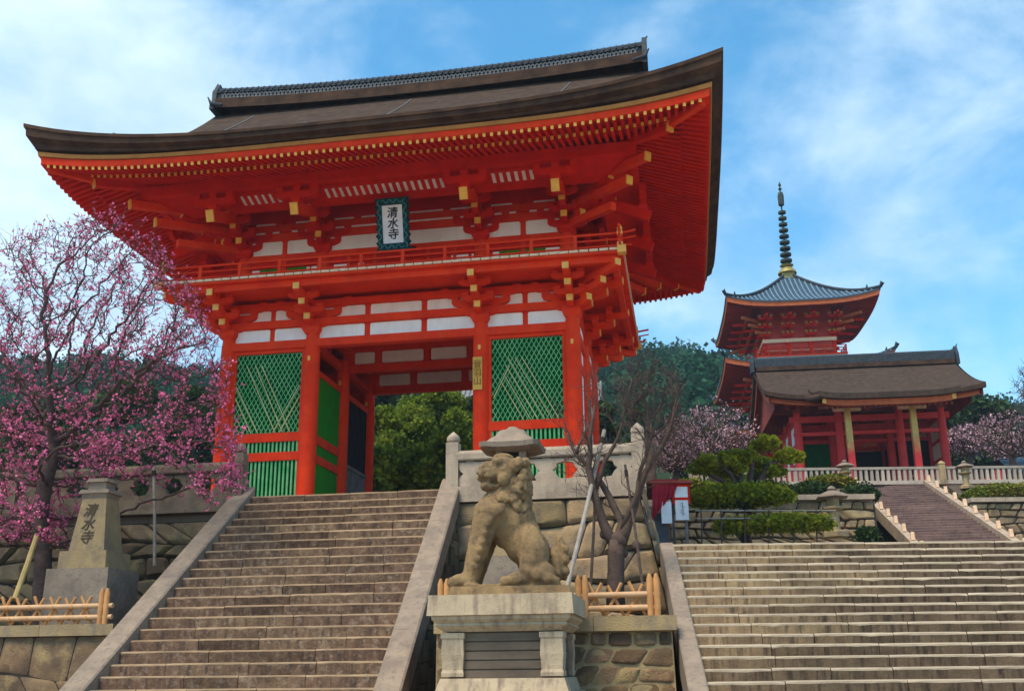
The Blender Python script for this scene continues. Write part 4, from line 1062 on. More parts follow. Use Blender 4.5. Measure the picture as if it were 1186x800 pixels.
def ell(c, r, n=3, rot=None):
    import bmesh
    bm = bmesh.new(); bmesh.ops.create_icosphere(bm, subdivisions=n, radius=1)
    Mx = Matrix.Translation(c) @ (rot if rot is not None else Matrix.Identity(4)) @ Matrix.Diagonal((*r, 1))
    bm.transform(Mx); vs = [tuple(v.co) for v in bm.verts]; fs = [tuple(v.index for v in f.verts) for f in bm.faces]; bm.free(); return vs, fs
def remeshed(name, mb, voxel, parent, m, smooth_it=2, disp=0):
    o = obj(name, mb, None, fix=False)
    md = o.modifiers.new('r', 'REMESH'); md.mode = 'VOXEL'; md.voxel_size = voxel
    ms = o.modifiers.new('s', 'SMOOTH'); ms.iterations = smooth_it; ms.factor = .5
    bpy.context.view_layer.update(); dg = bpy.context.evaluated_depsgraph_get()
    me = bpy.data.meshes.new_from_object(o.evaluated_get(dg)); bpy.data.objects.remove(o)
    me.name = name; me.materials.clear(); me.materials.append(m)
    nm_ = [v.normal.copy() for v in me.vertices]
    for v, n_ in zip(me.vertices, nm_):
        c = v.co; v.co = c+n_*(mnoise.noise(c*7)*.010+mnoise.noise(c*19)*.006+mnoise.noise(c*45)*.003)
    me.polygons.foreach_set('use_smooth', [True]*len(me.polygons))
    o = bpy.data.objects.new(name, me); COL.objects.link(o); o.parent = parent; return o
def chain(mb, pts, rad, m=None, k=7):
    """row of overlapping balls along a path: a limb for the remesher"""
    for (a, ra), (b, rb_) in zip(zip(pts[:-1], rad[:-1]), zip(pts[1:], rad[1:])):
        for i in range(k+1):
            s = i/k; c = Vector(a)+(Vector(b)-Vector(a))*s; r = ra+(rb_-ra)*s
            v, f = ell(c, (r, r, r), 2); mb.add(v, f, m or LIONM)
lion_x = at_y(592, 600, -11.02).x
LI = thing('lion_statue', 'weathered tan stone guardian lion sitting upright with curled mane, on the stone pedestal', 'statue', (lion_x, -11.02, pzt))
LI.scale = (1.07, 1.07, 1.09); LI.rotation_euler = (0, 0, math.radians(6))
m = MB(); B_ = lambda c, r, rot=None: m.add(*ell(c, r, 3, rot), LIONM)
PT_ = .16
rx = Matrix.Rotation(math.radians(-38), 4, 'Y')
B_((-.15, 0, 1.00), (.34, .34, .36)); B_((.02, 0, .86), (.30, .31, .36), Matrix.Rotation(math.radians(30), 4, 'Y')); B_((.16, 0, .64), (.27, .31, .33)); B_((.30, 0, .44), (.24, .33, .34))
chain(m, [(-.08, 0, 1.15), (-.06, 0, 1.35)], [.31, .27])
for sy in (-1, 1):
    chain(m, [(-.30, sy*.23, 1.0), (-.40, sy*.25, .62), (-.48, sy*.25, .34), (-.54, sy*.25, .12)], [.20, .165, .14, .12], k=5)
    B_((-.64, sy*.25, .09), (.19, .14, .10)); 
    for q in (-1, 0, 1): B_((-.77, sy*.25+q*.075, .07), (.085, .045, .075))
    B_((.31, sy*.26, .42), (.20, .17, .40), Matrix.Rotation(math.radians(-6), 4, 'Y')); B_((.42, sy*.29, .16), (.20, .15, .17))
    chain(m, [(.26, sy*.33, .32), (.20, sy*.35, .12)], [.13, .10], k=4)
    B_((.08, sy*.36, .085), (.15, .115, .09))
    for q in (-1, 0, 1): B_((-.06, sy*.36+q*.065, .07), (.07, .042, .07))
    for i in range(6):   # curled hair down the back of the foreleg
        s = i/5; B_((-.30-.17*s, sy*.40-sy*.04*s, .82-.56*s), (.062, .05, .06))
    B_((-.22, sy*.40, .99), (.10, .05, .10)); B_((-.27, sy*.40, .88), (.07, .05, .07)); B_((-.12, sy*.38, 1.02), (.06, .05, .08))
    B_((.24, sy*.42, .20), (.07, .05, .07)); B_((.36, sy*.43, .14), (.08, .05, .08)); B_((.50, sy*.41, .10), (.09, .05, .07)); B_((.58, sy*.36, .07), (.10, .07, .06))
m.box(-.60, .66, -.40, .40, -.02, .035, LIONM)
body = remeshed('body', m, .022, LI, LIONM, 2)
# head, turned half towards the steps
m = MB(); HM = Matrix.Translation((-.10, -.03, 1.52)) @ Matrix.Rotation(math.radians(38), 4, 'Z') @ Matrix.Rotation(math.radians(6), 4, 'Y') @ Matrix.Scale(1.0, 4)
def H_(c, r, ax=None):
    v, f = ell(c, r, 2); m.add([tuple(HM @ Vector(q)) for q in v], f, LIONM)
H_((0, 0, .03), (.27, .26, .27)); H_((-.20, 0, -.02), (.17, .19, .12)); H_((-.30, 0, -.01), (.10, .15, .09)); H_((-.34, 0, .05), (.06, .09, .055))
H_((-.17, 0, -.20), (.17, .155, .06)); H_((-.26, 0, -.18), (.08, .12, .05)); H_((-.03, 0, -.2), (.16, .18, .12))
for s in (-1, 1):
    H_((-.19, s*.115, .14), (.085, .085, .055)); H_((-.215, s*.11, .085), (.05, .05, .05)); H_((-.30, s*.10, -.08), (.07, .06, .04)); H_((-.29, s*.085, -.115), (.025, .025, .05))
    H_((.02, s*.27, .12), (.10, .05, .11)); H_((-.12, s*.2, -.1), (.1, .07, .1)); H_((-.36, s*.045, .055), (.035, .035, .03))
H_((-.02, 0, .26), (.14, .16, .06))
remeshed('head', m, .016, LI, LIONM, 1)
m = MB(); rr = random.Random(2)
for i in range(330):
    a = rr.uniform(-PI, PI); zc = rr.uniform(1.0, 1.74); dirx, diry = math.cos(a), math.sin(a)
    fc = math.cos(a-math.radians(180+38))
    if fc > .25 and zc > 1.22: continue
    rad = .265+.05*math.sin((zc-1.0)*4)
    if zc < 1.2: rad = .31
    r = rr.uniform(.035, .062); c = (-.06+dirx*rad, diry*rad*.97, zc)
    v, f = ell(c, (r, r, r*1.1), 2); m.add(v, f, LIONM)
    v, f = ell((c[0]+dirx*r*.6, c[1]+diry*r*.6, c[2]-.02), (r*.5, r*.5, r*.5), 2); m.add(v, f, LIONM)
B_((.0, 0.02, 1.32), (.25, .27, .36))
remeshed('mane', m, .013, LI, LIONM, 0)
m = MB(); chain(m, [(.54, .05, .12), (.66, .05, .22), (.69, .05, .46), (.66, .05, .66)], [.10, .10, .10, .05], k=5); chain(m, [(.62, -.03, .2), (.60, -.03, .42), (.56, -.02, .52)], [.08, .07, .04], k=5)
for i in range(9): B_((.72+.03*math.sin(i*2), .05+.09*math.cos(i*2.2), .17+.05*i), (.05, .045, .065))
remeshed('tail', m, .018, LI, LIONM, 1)
m = MB(); m.frus((-.02, 0), 1.60, .96, 1.56, .92, -.0, .0+.001, LIONM); m = MB(); m.frus((-.0, 0), 1.62, 1.0, 1.56, .94, .001, .125, LIONM); obj('plinth', m, LI)
for nm in LI.children:
    if nm.name.split('.')[0] in ('body', 'head', 'mane', 'tail'): nm.location = (0, 0, .12)
# ------------------------------------------------------------------ plants: helpers
def grow(root, attract, step=.22, di=1.6, dk=.32, iters=160, rng=NR, up=0.05):
    """space colonisation: nodes and parents of a branching tree reaching for the attractor points"""
    nodes = [np.array(p, float) for p in root]; par = list(range(-1, len(root)-1))
    A = np.array(attract, float); Pn = np.array(nodes)
    d = np.linalg.norm(A[:, None]-Pn[None], axis=2); near = d.argmin(1); nd = d.min(1)
    alive = np.ones(len(A), bool)
    for it in range(iters):
        act = alive & (nd < di)
        if not act.any():
            if it < 60 and alive.any():
                j = np.where(alive)[0][nd[alive].argmin()]; act = np.zeros(len(A), bool); act[j] = True
            else: break
        idx = np.where(act)[0]; new = []; npar = []
        P = np.array(nodes); dirs = A[idx]-P[near[idx]]; dirs /= np.linalg.norm(dirs, axis=1)[:, None]+1e-9
        acc = np.zeros((len(nodes), 3)); np.add.at(acc, near[idx], dirs)
        for k in np.unique(near[idx]):
            v = acc[k]+rng.normal(0, .25, 3); v[2] += up; v /= np.linalg.norm(v)+1e-9
            new.append(nodes[k]+v*step); npar.append(k)
        b = len(nodes); nodes.extend(new); par.extend(npar); Q = np.array(new)
        d = np.linalg.norm(A[:, None]-Q[None], axis=2); j = d.argmin(1); dm = d.min(1)
        better = dm < nd; near[better] = b+j[better]; nd[better] = dm[better]
        alive &= nd > dk
        if len(nodes) > 6000: break
    return np.array(nodes), np.array(par)
def radii(nodes, par, tip=.008, e=2.3, rmax=.3):
    r = np.zeros(len(nodes)); ch = np.zeros(len(nodes), int)
    for i in range(len(nodes)-1, -1, -1):
        if r[i] == 0: r[i] = tip**e
        if par[i] >= 0: r[par[i]] += r[i]; ch[par[i]] += 1
    return np.minimum(r**(1/e), rmax), ch
def branches(mb, nodes, par, r, ch, m):
    """tubes along unbranched runs"""
    kids = [[] for _ in nodes]
    for i, p in enumerate(par):
        if p >= 0: kids[p].append(i)
    stack = [(0, None)]
    while stack:
        i, st = stack.pop()
        run = ([st] if st is not None else [])+[i]; j = i
        while kids[j]:
            k = sorted(kids[j], key=lambda q: -r[q]); 
            for q in k[1:]: stack.append((q, j))
            j = k[0]; run.append(j)
        if len(run) < 2: continue
        rr = [r[q] for q in run]
        if st is not None: rr[0] = min(rr[0], rr[1]*1.25)
        mx = max(rr); n = 10 if mx > .08 else 6 if mx > .03 else 3
        mb.tube([Vector(nodes[q]) for q in run], rr, m, n=n, cap=False)
def leaf_mesh(name, P, size, m, parent, flat=0.0, aspect=1.0, rng=NR, nrm=None, jit=.4):
    """one small quad per point, each with its own tilt"""
    P = np.asarray(P, float); n = len(P)
    a = rng.normal(0, 1, (n, 3)); a /= np.linalg.norm(a, axis=1)[:, None]
    if flat: a[:, 2] = a[:, 2]*(1-flat); a /= np.linalg.norm(a, axis=1)[:, None]
    b = rng.normal(0, 1, (n, 3)); 
    if flat: b[:, 2] *= (1-flat)
    b -= a*(a*b).sum(1)[:, None]; b /= np.linalg.norm(b, axis=1)[:, None]+1e-9
    s = (size*(1+rng.uniform(-jit, jit, n)))[:, None]*.5
    V = np.empty((n, 4, 3)); V[:, 0] = P-a*s*aspect-b*s*.35; V[:, 1] = P+a*s*aspect*.2-b*s; V[:, 2] = P+a*s*aspect+b*s*.35; V[:, 3] = P-a*s*aspect*.2+b*s
    me = bpy.data.meshes.new(name); me.vertices.add(4*n); me.vertices.foreach_set('co', V.ravel())
    me.loops.add(4*n); me.loops.foreach_set('vertex_index', np.arange(4*n, dtype=np.int32)); me.polygons.add(n)
    me.polygons.foreach_set('loop_start', np.arange(0, 4*n, 4, dtype=np.int32)); me.polygons.foreach_set('loop_total', np.full(n, 4, np.int32))
    me.update(calc_edges=True); me.materials.append(m)
    o = bpy.data.objects.new(name, me); COL.objects.link(o)
    if parent is not None: o.parent = parent
    return o
def in_ell(n, c, r, rng=NR, shell=0.0, top=False):
    d = rng.normal(0, 1, (n, 3)); d /= np.linalg.norm(d, axis=1)[:, None]
    if top: d[:, 2] = np.abs(d[:, 2])*np.where(rng.uniform(0, 1, n) < .8, 1, -.4)
    rad = (shell**3+(1-shell**3)*rng.uniform(0, 1, n))**(1/3)
    return np.asarray(c)+d*rad[:, None]*np.asarray(r)

# ------------------------------------------------------------------ the plum tree on the left
def plum():
    T0 = at_y(52, 690, -6.9); T0.z = zl-.1
    T = thing('plum_tree', 'tall plum tree full of deep pink blossom with dark twisting limbs', 'tree', T0)
    rel = lambda x, y, Y: np.array(at_y(x, y, Y)-T0)
    root = [np.zeros(3), rel(50, 640, -6.9), rel(46, 600, -6.9), rel(52, 560, -6.9), rel(62, 525, -6.9)]
    rr = np.random.default_rng(21)
    # crown: points inside an uneven dome read off the photograph's outline
    top = [(-60, 300), (0, 285), (40, 262), (80, 250), (120, 246), (160, 262), (200, 292), (235, 345), (262, 430), (285, 520), (280, 560)]
    A = []
    while len(A) < 2100:
        x = rr.uniform(-90, 285); ty = np.interp(x, [q[0] for q in top], [q[1] for q in top]); y = rr.uniform(ty, 640 if x < 150 else 590)
        if x > 120 and y > 560 and rr.random() < .6: continue
        if y > 600 and rr.random() < .5: continue
        if x > 140 and y > 470 and rr.random() < .55: continue
        cx = 95
        if 50 < x < 215 and y > 545: p = rel(x, y, rr.uniform(-6.6, -5.6)); A.append(p); continue
        half = 2.4*math.sqrt(max(0.05, 1-((x-cx)/220)**2))*(1 if y > 330 else .75)
        Y = -6.9+rr.uniform(-half, half); 
        if x > 225: Y = rr.uniform(-7.9, -6.0)
        p = rel(x, y, Y); A.append(p)
    nodes, par = grow(root, A, step=.15, di=2.2, dk=.21, iters=190, rng=rr)
    # crooked twigs
    k = len(root); nodes[k:] += rr.normal(0, .025, nodes[k:].shape)
    r, ch = radii(nodes, par, tip=.0075, e=2.15, rmax=.165)
    r[:4] = np.maximum(r[:4], [.20, .175, .16, .15])
    m = MB(); branches(m, nodes, par, r, ch, TRUNK)
    tips = np.where(r < .02)[0]
    # short side twigs
    P = []
    for i in tips:
        p = nodes[i]; z = p[2]
        for q in range(2):
            d = rr.normal(0, .8, 3); d[2] += .9; d /= np.linalg.norm(d); L_ = rr.uniform(.12, .5)
            e = p+d*L_; m.tube([Vector(p), Vector(p+d*L_*.5+rr.normal(0, .012, 3)), Vector(e)], [.007, .005, .003], TRUNK, n=3, cap=False)
            dens = .55 if p[2] > 3.2+T0.z*0 else 1.0
            for s in rr.uniform(.15, 1, rr.poisson(2.7*(0.6 if p[2] > 4.2 else 1.3))): P.append(p+d*L_*s+rr.normal(0, .018, 3))
    obj('trunk', m, T, smooth='all', fix=False)
    P = np.array(P)
    # each flower: three small petals together
    P = np.repeat(P, 3, axis=0)+rr.normal(0, .014, (len(P)*3, 3))
    leaf_mesh('blossom', P, .040, PINK, T, rng=rr)
plum()
# props under the plum's limbs
def pole(label, a, b, r, m):
    T = thing('support_pole', label, 'pole', a, group='poles propping trees'); q = MB(); a = Vector(a); b = Vector(b); k = b-a
    q.tube([(0,0,0), k*.5+Vector((.01, 0, 0)), k], [r, r*.97, r*.9], m, n=8)
    obj('shaft', q, T, smooth=40)
    d = k.normalized(); q = MB(); e = k*.93; q.tube([e-d*.06, e+d*.06], r*1.35, MORT_D, n=8); obj('rope_binding', q, T)
pole('thick yellow bamboo pole leaning up into the plum tree at the left edge', at_y(17, 694, -8.4), at_y(46, 610, -7.6), .055, POLE_Y)
pole('thin upright grey stick against the dark wall left of the narrow steps', at_y(179, 655, -5.9), at_y(178, 540, -5.9), .035, POLE)

# ------------------------------------------------------------------ bare young tree on the right-hand bed
def bare():
    T0 = at_y(714, 690, -7.6); T0.z = zr-.1
    T = thing('bare_tree', 'leafless young tree with forked dark trunk and props, before the big-block wall', 'tree', T0)
    rel = lambda x, y, Y: np.array(at_y(x, y, Y)-T0)
    rr = np.random.default_rng(5)
    m = MB()
    limbs = [
        ([(714, 700), (713, 660), (715, 626)], [.17, .15, .155], 0),
        ([(712, 630), (697, 600), (688, 570), (683, 540), (684, 505), (690, 470)], [.11, .085, .07, .055, .04, .02], -.2),
        ([(716, 628), (720, 605), (706, 572), (690, 550), (668, 525), (658, 500)], [.10, .07, .06, .05, .035, .02], .25),
        ([(718, 630), (728, 600), (738, 575), (748, 545), (765, 520), (778, 490), (783, 455)], [.11, .08, .07, .055, .045, .03, .012], .1),
        ([(724, 612), (738, 570), (742, 545), (752, 520), (755, 490)], [.06, .05, .04, .03, .012], -.35),
        ([(688, 570), (700, 535), (716, 505), (722, 475), (731, 440)], [.05, .04, .03, .022, .01], -.3),
        ([(668, 525), (676, 505), (682, 480), (680, 455)], [.03, .025, .018, .009], .2)]
    att = []
    for pts, rad, dy in limbs:
        Y = [-7.6+dy*i/max(1, len(pts)-1)*1.2 for i in range(len(pts))]
        Q = [rel(x, y, yy)+rr.normal(0, .015, 3) for (x, y), yy in zip(pts, Y)]
        # smooth the run
        S = []; rs = []
        for i in range(len(Q)-1):
            for s in (0, .5): 
                S.append(Q[i]+(Q[i+1]-Q[i])*s+rr.normal(0, .012, 3)*(s > 0)); rs.append(rad[i]+(rad[i+1]-rad[i])*s)
        S.append(Q[-1]); rs.append(rad[-1])
        m.tube([Vector(q) for q in S], rs, TRUNK2, n=8)
        att.append((S, rs))
    mt = MB()
    def twig(p, d, L_, r, depth):
        n = 4; P = [p]; 
        for i in range(n):
            d = d+rr.normal(0, .17, 3); d[2] += .09; d /= np.linalg.norm(d); P.append(P[-1]+d*L_/n)
        mt.tube([Vector(q) for q in P], [r*(1-.75*i/n) for i in range(n+1)], TRUNK2, n=4, cap=False)
        if depth:
            for i in range(1, n+1):
                for q in range(rr.integers(0, 3)):
                    e = d+rr.normal(0, .6, 3); e /= np.linalg.norm(e); twig(P[i], e, L_*rr.uniform(.4, .7), r*.5, depth-1)
    for S, rs in att[1:]:
        for i in range(3, len(S)):
            for q in range(2 if i > 5 else 1):
                d = S[i]-S[i-1]; d = d/np.linalg.norm(d)+rr.normal(0, .55, 3); d /= np.linalg.norm(d)
                twig(S[i], d, rr.uniform(.3, .75), min(.014, rs[i]*.5), 2)
    # cut-back knuckles
    for x, y in ((700, 618), (737, 632), (722, 640)):
        c = rel(x, y, -7.55); v, f = ell(c, (.09, .09, .1), 2); m.add(v, f, TRUNK2)
    c = rel(716, 626, -7.6); v, f = ell(c, (.165, .16, .17), 3); m.add(v, f, TRUNK2)
    obj('trunk', m, T, smooth='all', fix=False); obj('twigs', mt, T, fix=False)
bare()
pole('long pale leaning pole propping the bare tree, nearest the lion', at_y(654, 692, -8.6), at_y(700, 498, -7.3), .04, POLE)
pole('short dark upright pole just right of the pale leaning prop', at_y(683, 700, -8.0), at_y(690, 548, -7.4), .028, TRUNK2)
pole('dark leaning pole right of the bare tree trunk', at_y(746, 690, -8.2), at_y(724, 538, -7.4), .026, TRUNK2)

# ------------------------------------------------------------------ upper ground on the right
def Yd(X, D): return (D-(X-CAM.x)*FH.x)/FH.y+CAM.y
UZ = at_d(1000, 563, 51).z
USX0, USX1 = 16.95, 20.5
def bank(x0, x1, n, name, mm, D0=38, zw=2.05, cut=0.0):
    m = MB(); xs = [x0+(x1-x0)*i/n for i in range(n+1)]; rr = random.Random(3)
    st = [(D0+.05, -2.0), (D0+.1, zw)]+[(q, z) for q, z in ((40, 2.5), (43, 3.2), (46, 4.1)) if q > D0+1 and D0 < 40]+[(49.5, UZ-.25), (52, UZ), (60, UZ), (90, UZ)]
    X_ = lambda x, D: x-cut*(x-x0)/(x1-x0)*min(1, max(0, (49.5-D)/11.5))
    m.grid([[(X_(x, D), Yd(X_(x, D), D), z+(rr.uniform(-.12, .12) if 39 < D < 49 else 0)) for x in xs] for D, z in st], mm)
    for x in (x0, x1):
        vs = [(X_(x, D), Yd(X_(x, D), D), z) for D, z in st]; vs += [(x, Yd(x, 90), -2.0)]
        m.add(vs, [tuple(range(len(vs)))], WALL_D)
    return struct(name, m)
bank(5.0, USX0-.3, 16, 'slope', SOIL, cut=1.6); bank(USX1+.45, 95, 20, 'slope', SOIL, 45.8, 3.3)
m = MB(); m.quad((USX0-.5, 28.2, UZ-.01), (USX1+.6, 28.4, UZ-.01), (USX1+.6, Yd(USX1, 90), UZ-.01), (USX0-.4, Yd(USX0, 90), UZ-.01), PAVE); struct('forecourt', m)
def bwall(label, xa, xb, D0=38, zt=2.2):
    A = Vector((xa, Yd(xa, D0), PZ-.05)); B = Vector((xb, Yd(xb, D0), PZ-.05)); Ld = (B-A).length
    T = thing('garden_wall', label, 'wall', (A+B)/2); m = MB()
    masonry(m, A, (B-A), (0, 0, 1), (FH.x*-1, FH.y*-1, 0), lambda v: Ld, zt+1.64, .28, .5, .3, .85, WALL_S, random.Random(int(xa)), proud=(.05, .15), gap=.02)
    obj('wall_face', m, T, world=True, smooth=55)
    m = MB(); d = (B-A).normalized(); nn = Vector((-FH.x, -FH.y, 0)); k = 0
    while k < Ld-.2:
        e = min(k+1.6, Ld); a = A+d*(k+.01); b = A+d*(e-.01); c = (a+b)/2
        m.cbox((c.x, c.y, zt+.10), (b-a).length, .5, .2, STONE, math.atan2(d.y, d.x)); k = e
    obj('coping', m, T, world=True)
bwall('rubble stone wall behind the trained pine, left of the far steps', 7.2, USX0-1.95)
bwall('rubble stone wall below the rounded hedge, right of the far steps', USX1+.40, 40, 45.8, 3.3)
US = thing('stone_stairs', 'far dark red-brown stone steps with pale kerbs, climbing to the small roofed gate', 'stairs', (19, 12, PZ), group='flights of stone steps')
NU = 40; r_, t_ = .172, .44; yt = 28.0
def ux(y, s): return (16.85+(28-y)*.015) if s < 0 else (20.15+(28-y)*.03)
for k in range(NU):
    yf = yt-t_*k; z = UZ-r_*k
    obj('step', block_step(ux(yf, -1), ux(yf, 1), yf, z, t_, r_, OLDSTEP, RS, lmin=1.0, lmax=2.2, over=.5 if k == 0 else .1), US, world=True)
for s in (-1, 1):
    m = MB(); ya, yb = yt+.3, yt-t_*NU
    for i in range(8):
        a = ya+(yb-ya)*i/8; b = ya+(yb-ya)*(i+1)/8; zt = lambda y: UZ+(y-yt)*r_/t_+.16
        vs = []
        for y in (a-.005, b+.005):
            x = ux(y, s)
            for xx, zz in ((x, -.6), (x, 0), (x+s*.3, 0), (x+s*.3, -.6)): vs.append((xx, y, zt(y)+zz))
        m.add(vs, [(0,1,2,3), (7,6,5,4), (0,4,5,1), (1,5,6,2), (2,6,7,3), (3,7,4,0)], STONE)
    for a_, b_ in ((ya, yb),):
        x0_, x1_ = ux(ya, s)+s*.04, ux(yb, s)+s*.04; m.add([(x0_, ya, -1.7), (x1_, yb, -1.7), (x1_, yb, max(-1.65, zt(yb)-.55)), (x0_, ya, zt(ya)-.55)], [(0,1,2,3)], WALL_D)
    obj('kerb', m, US, world=True)
    for i in range(11):
        y = yt-.2-1.35*i; m = MB(); m.frus((ux(y, s)+s*.15, y), .17, .17, .13, .13, zt(y)+.001, zt(y)+.34, CREAM); obj('kerb_post', m, US, world=True)
# pale post-and-rail stone fence along the top
SF = thing('stone_fence', 'long low fence of pale upright stone posts in front of the small roofed gate', 'fence', at_d(1000, 560, 51))
fz = at_d(1000, 560, 51).z; m0 = MB(); m0.frus((0, 0), .15, .15, .14, .14, .12, .74, CREAM); b0 = None
sA = (at_d(800, 560, 51)-CAM).dot(S_); sB = (at_d(1215, 560, 51)-CAM).dot(S_)
n = int((sB-sA)/.285)
STN2 = mat('fence_stone', (0.47, 0.385, 0.30), (0.36, 0.29, 0.225), scale=2, rough=.9, obj_random=.25)
m0.mats = [STN2]
for i in range(n+1):
    l = sd(sA+(sB-sA)*i/n, 51, fz)-SF.location
    if b0 is None: b0 = obj('upright', m0, SF, loc=l); b0.rotation_euler = (0, 0, math.atan2(S_.y, S_.x))
    else: copy_part(b0, l, rz=math.atan2(S_.y, S_.x))
m = MB(); a = sd(sA, 51, 0)-Vector((SF.location.x, SF.location.y, 0)); b = sd(sB, 51, 0)-Vector((SF.location.x, SF.location.y, 0)); dz = fz-SF.location.z
m.beam((a.x, a.y, dz+.80), (b.x, b.y, dz+.80), .2, .13, STN2); obj('top_rail', m, SF)
m = MB(); m.beam((a.x, a.y, dz+.03), (b.x, b.y, dz+.03), .26, .2, STN2); obj('base_rail', m, SF)
for px_ in (806, 1092):
    l = at_d(px_, 555, 50.95); m = MB(); l.z = fz; m.frus((0, 0), .34, .34, .32, .32, -.1, 1.0, MONU); m.frus((0, 0), .38, .38, .1, .1, 1.002, 1.16, MONU); obj('end_post', m, SF, loc=l-SF.location)

# ------------------------------------------------------------------ small roofed gate
def local(T, P):
    c, s = math.cos(-T.rotation_euler.z), math.sin(-T.rotation_euler.z); d = Vector(P)-T.location
    return Vector((d.x*c-d.y*s, d.x*s+d.y*c, d.z))
c = at_d(987, 412, 58)
SG = thing('small_gate', 'small rose-red eight-pillared gate with brown bark roof and front canopy, before the pagoda', 'gate', (c.x, c.y, UZ), math.radians(3))
def o_(nm, mb, parent=None, smooth=None): return obj(nm, mb, parent or SG, smooth)
H1 = at_d(997, 478, 55.6).z-UZ; HE = at_d(900, 459, 53.6).z-UZ; HR = at_d(987, 424, 58).z-UZ; HT = at_d(987, 411, 58).z-UZ; HC = at_d(1030, 455, 51.6).z-UZ
m = MB(); m.box(-4.6, 4.6, -2.9, 2.9, -.4, .12, STONE); o_('podium', m)
m0 = MB(); m0.lathe((0,0,0), [(.25, 0), (.24, H1*.6), (.21, H1)], RED_ROSE, n=16); p0 = None
for x in (-4.05, -1.7, 1.7, 4.05):
    for y in (-2.35, 0, 2.35):
        if p0 is None: p0 = obj('pillar', m0, SG, 50, loc=(x, y, .12))
        else: copy_part(p0, (x, y, .12))
POSTM = mat('worn_post_paint', (0.62, 0.42, 0.14), (0.52, 0.33, 0.10), scale=3, rough=0.8); t = POSTM.node_tree
tcn = t.nodes.new('ShaderNodeTexCoord'); sx_ = t.nodes.new('ShaderNodeSeparateXYZ'); L(t, tcn.outputs['Object'], sx_.inputs[0])
nn_ = N(t, 'ShaderNodeTexNoise', Scale=2.5, Detail=6); L(t, tcn.outputs['Object'], nn_.inputs['Vector'])
ad = N(t, 'ShaderNodeMath', operation='MULTIPLY_ADD'); L(t, nn_.outputs['Fac'], ad.inputs[0]); ad.inputs[1].default_value = 1.6; L(t, sx_.outputs['Z'], ad.inputs[2])
mr_ = N(t, 'ShaderNodeMapRange', **{'From Min': H1*.5+.3, 'From Max': H1*.5+1.3}); L(t, ad.outputs[0], mr_.inputs['Value'])
mxp = N(t, 'ShaderNodeMix', data_type='RGBA'); L(t, mr_.outputs[0], mxp.inputs['Factor']); mxp.inputs['A'].default_value = (0.62, 0.05, 0.05, 1)
pb = t.nodes['Principled BSDF']; L(t, pb.inputs['Base Color'].links[0].from_socket, mxp.inputs['B']); L(t, mxp.outputs['Result'], pb.inputs['Base Color'])
for x in (-1.75, 1.75):
    m = MB(); m.frus((x, -5.0), .36, .36, .30, .30, -.3, H1+.05, POSTM); m.frus((x, -5.0), .6, .5, .8, .6, H1+.052, H1+.4, GREYW); m.cbox((x, -5.0, H1-.35), 1.5, .2, .26, CREAM); o_('canopy_post', m)
m = MB(); m.box(-2.6, 2.6, -5.12, -4.88, H1-.3, H1-.02, GREYW); o_('canopy_beam', m)
for y in (-2.35, 0, 2.35):
    m = MB()
    m.box(-4.5, 4.5, y-.12, y+.12, H1-.45, H1-.1, RED_ROSE); m.box(-4.3, 4.3, y-.1, y+.1, H1-1.25, H1-1.05, RED_ROSE)
    if y > -1: m.box(-4.3, 4.3, y-.1, y+.1, .9, 1.08, RED_ROSE)
    o_('tie_beam', m)
for x in (-4.05, 4.05):
    m = MB(); m.box(x-.1, x+.1, -2.35, 2.35, H1-.44, H1-.12, RED_ROSE); m.box(x-.09, x+.09, -2.35, 2.35, H1-1.7, H1-1.52, RED_ROSE); m.box(x-.09, x+.09, -2.35, 2.35, H1-2.8, H1-2.62, RED_ROSE); m.box(x-.09, x+.09, -2.35, 2.35, 1.1, 1.3, RED_ROSE)
    m.box(x-.07, x+.07, -.1, .1, 1.2, H1-.3, RED_ROSE); o_('side_beam', m)
    m = MB(); s = 1 if x > 0 else -1
    m.box(x-.04, x+.04, -2.1, 2.1, 1.0, H1-.3, PLASTER); o_('plaster_wall', m)
for bx in ((-1.6, 1.6, 1.9, 2.0, .1, H1-1.4, DARKW), (-3.9, -1.85, 2.3, 2.4, 1.0, H1-1.2, DARKW), (1.85, 3.9, 2.3, 2.4, 1.0, H1-1.2, DARKW), (-3.9, -1.85, -.1, -.02, 1.2, H1-1.25, GREEN_BK), (1.85, 3.9, -.1, -.02, 1.2, H1-1.25, DARKW)):
    m = MB(); m.box(*bx); o_('dark_screen', m)
for xa, xb in ((-3.85, -1.9), (1.9, 3.85)):
    m = MB()
    for z in (.55, .9, 1.3): m.box(xa, xb, -2.5, -2.42, z, z+.1, RED_ROSE)
    for i in range(9): x = xa+(xb-xa)*(i+.5)/9; m.box(x-.03, x+.03, -2.49, -2.43, .2, 1.3, RED_ROSE)
    o_('low_rail', m)
    m = MB(); m.box(xa-.2, xb+.2, -3.5, -2.0, .0, .5, ORANGE_ED); o_('veranda', m)
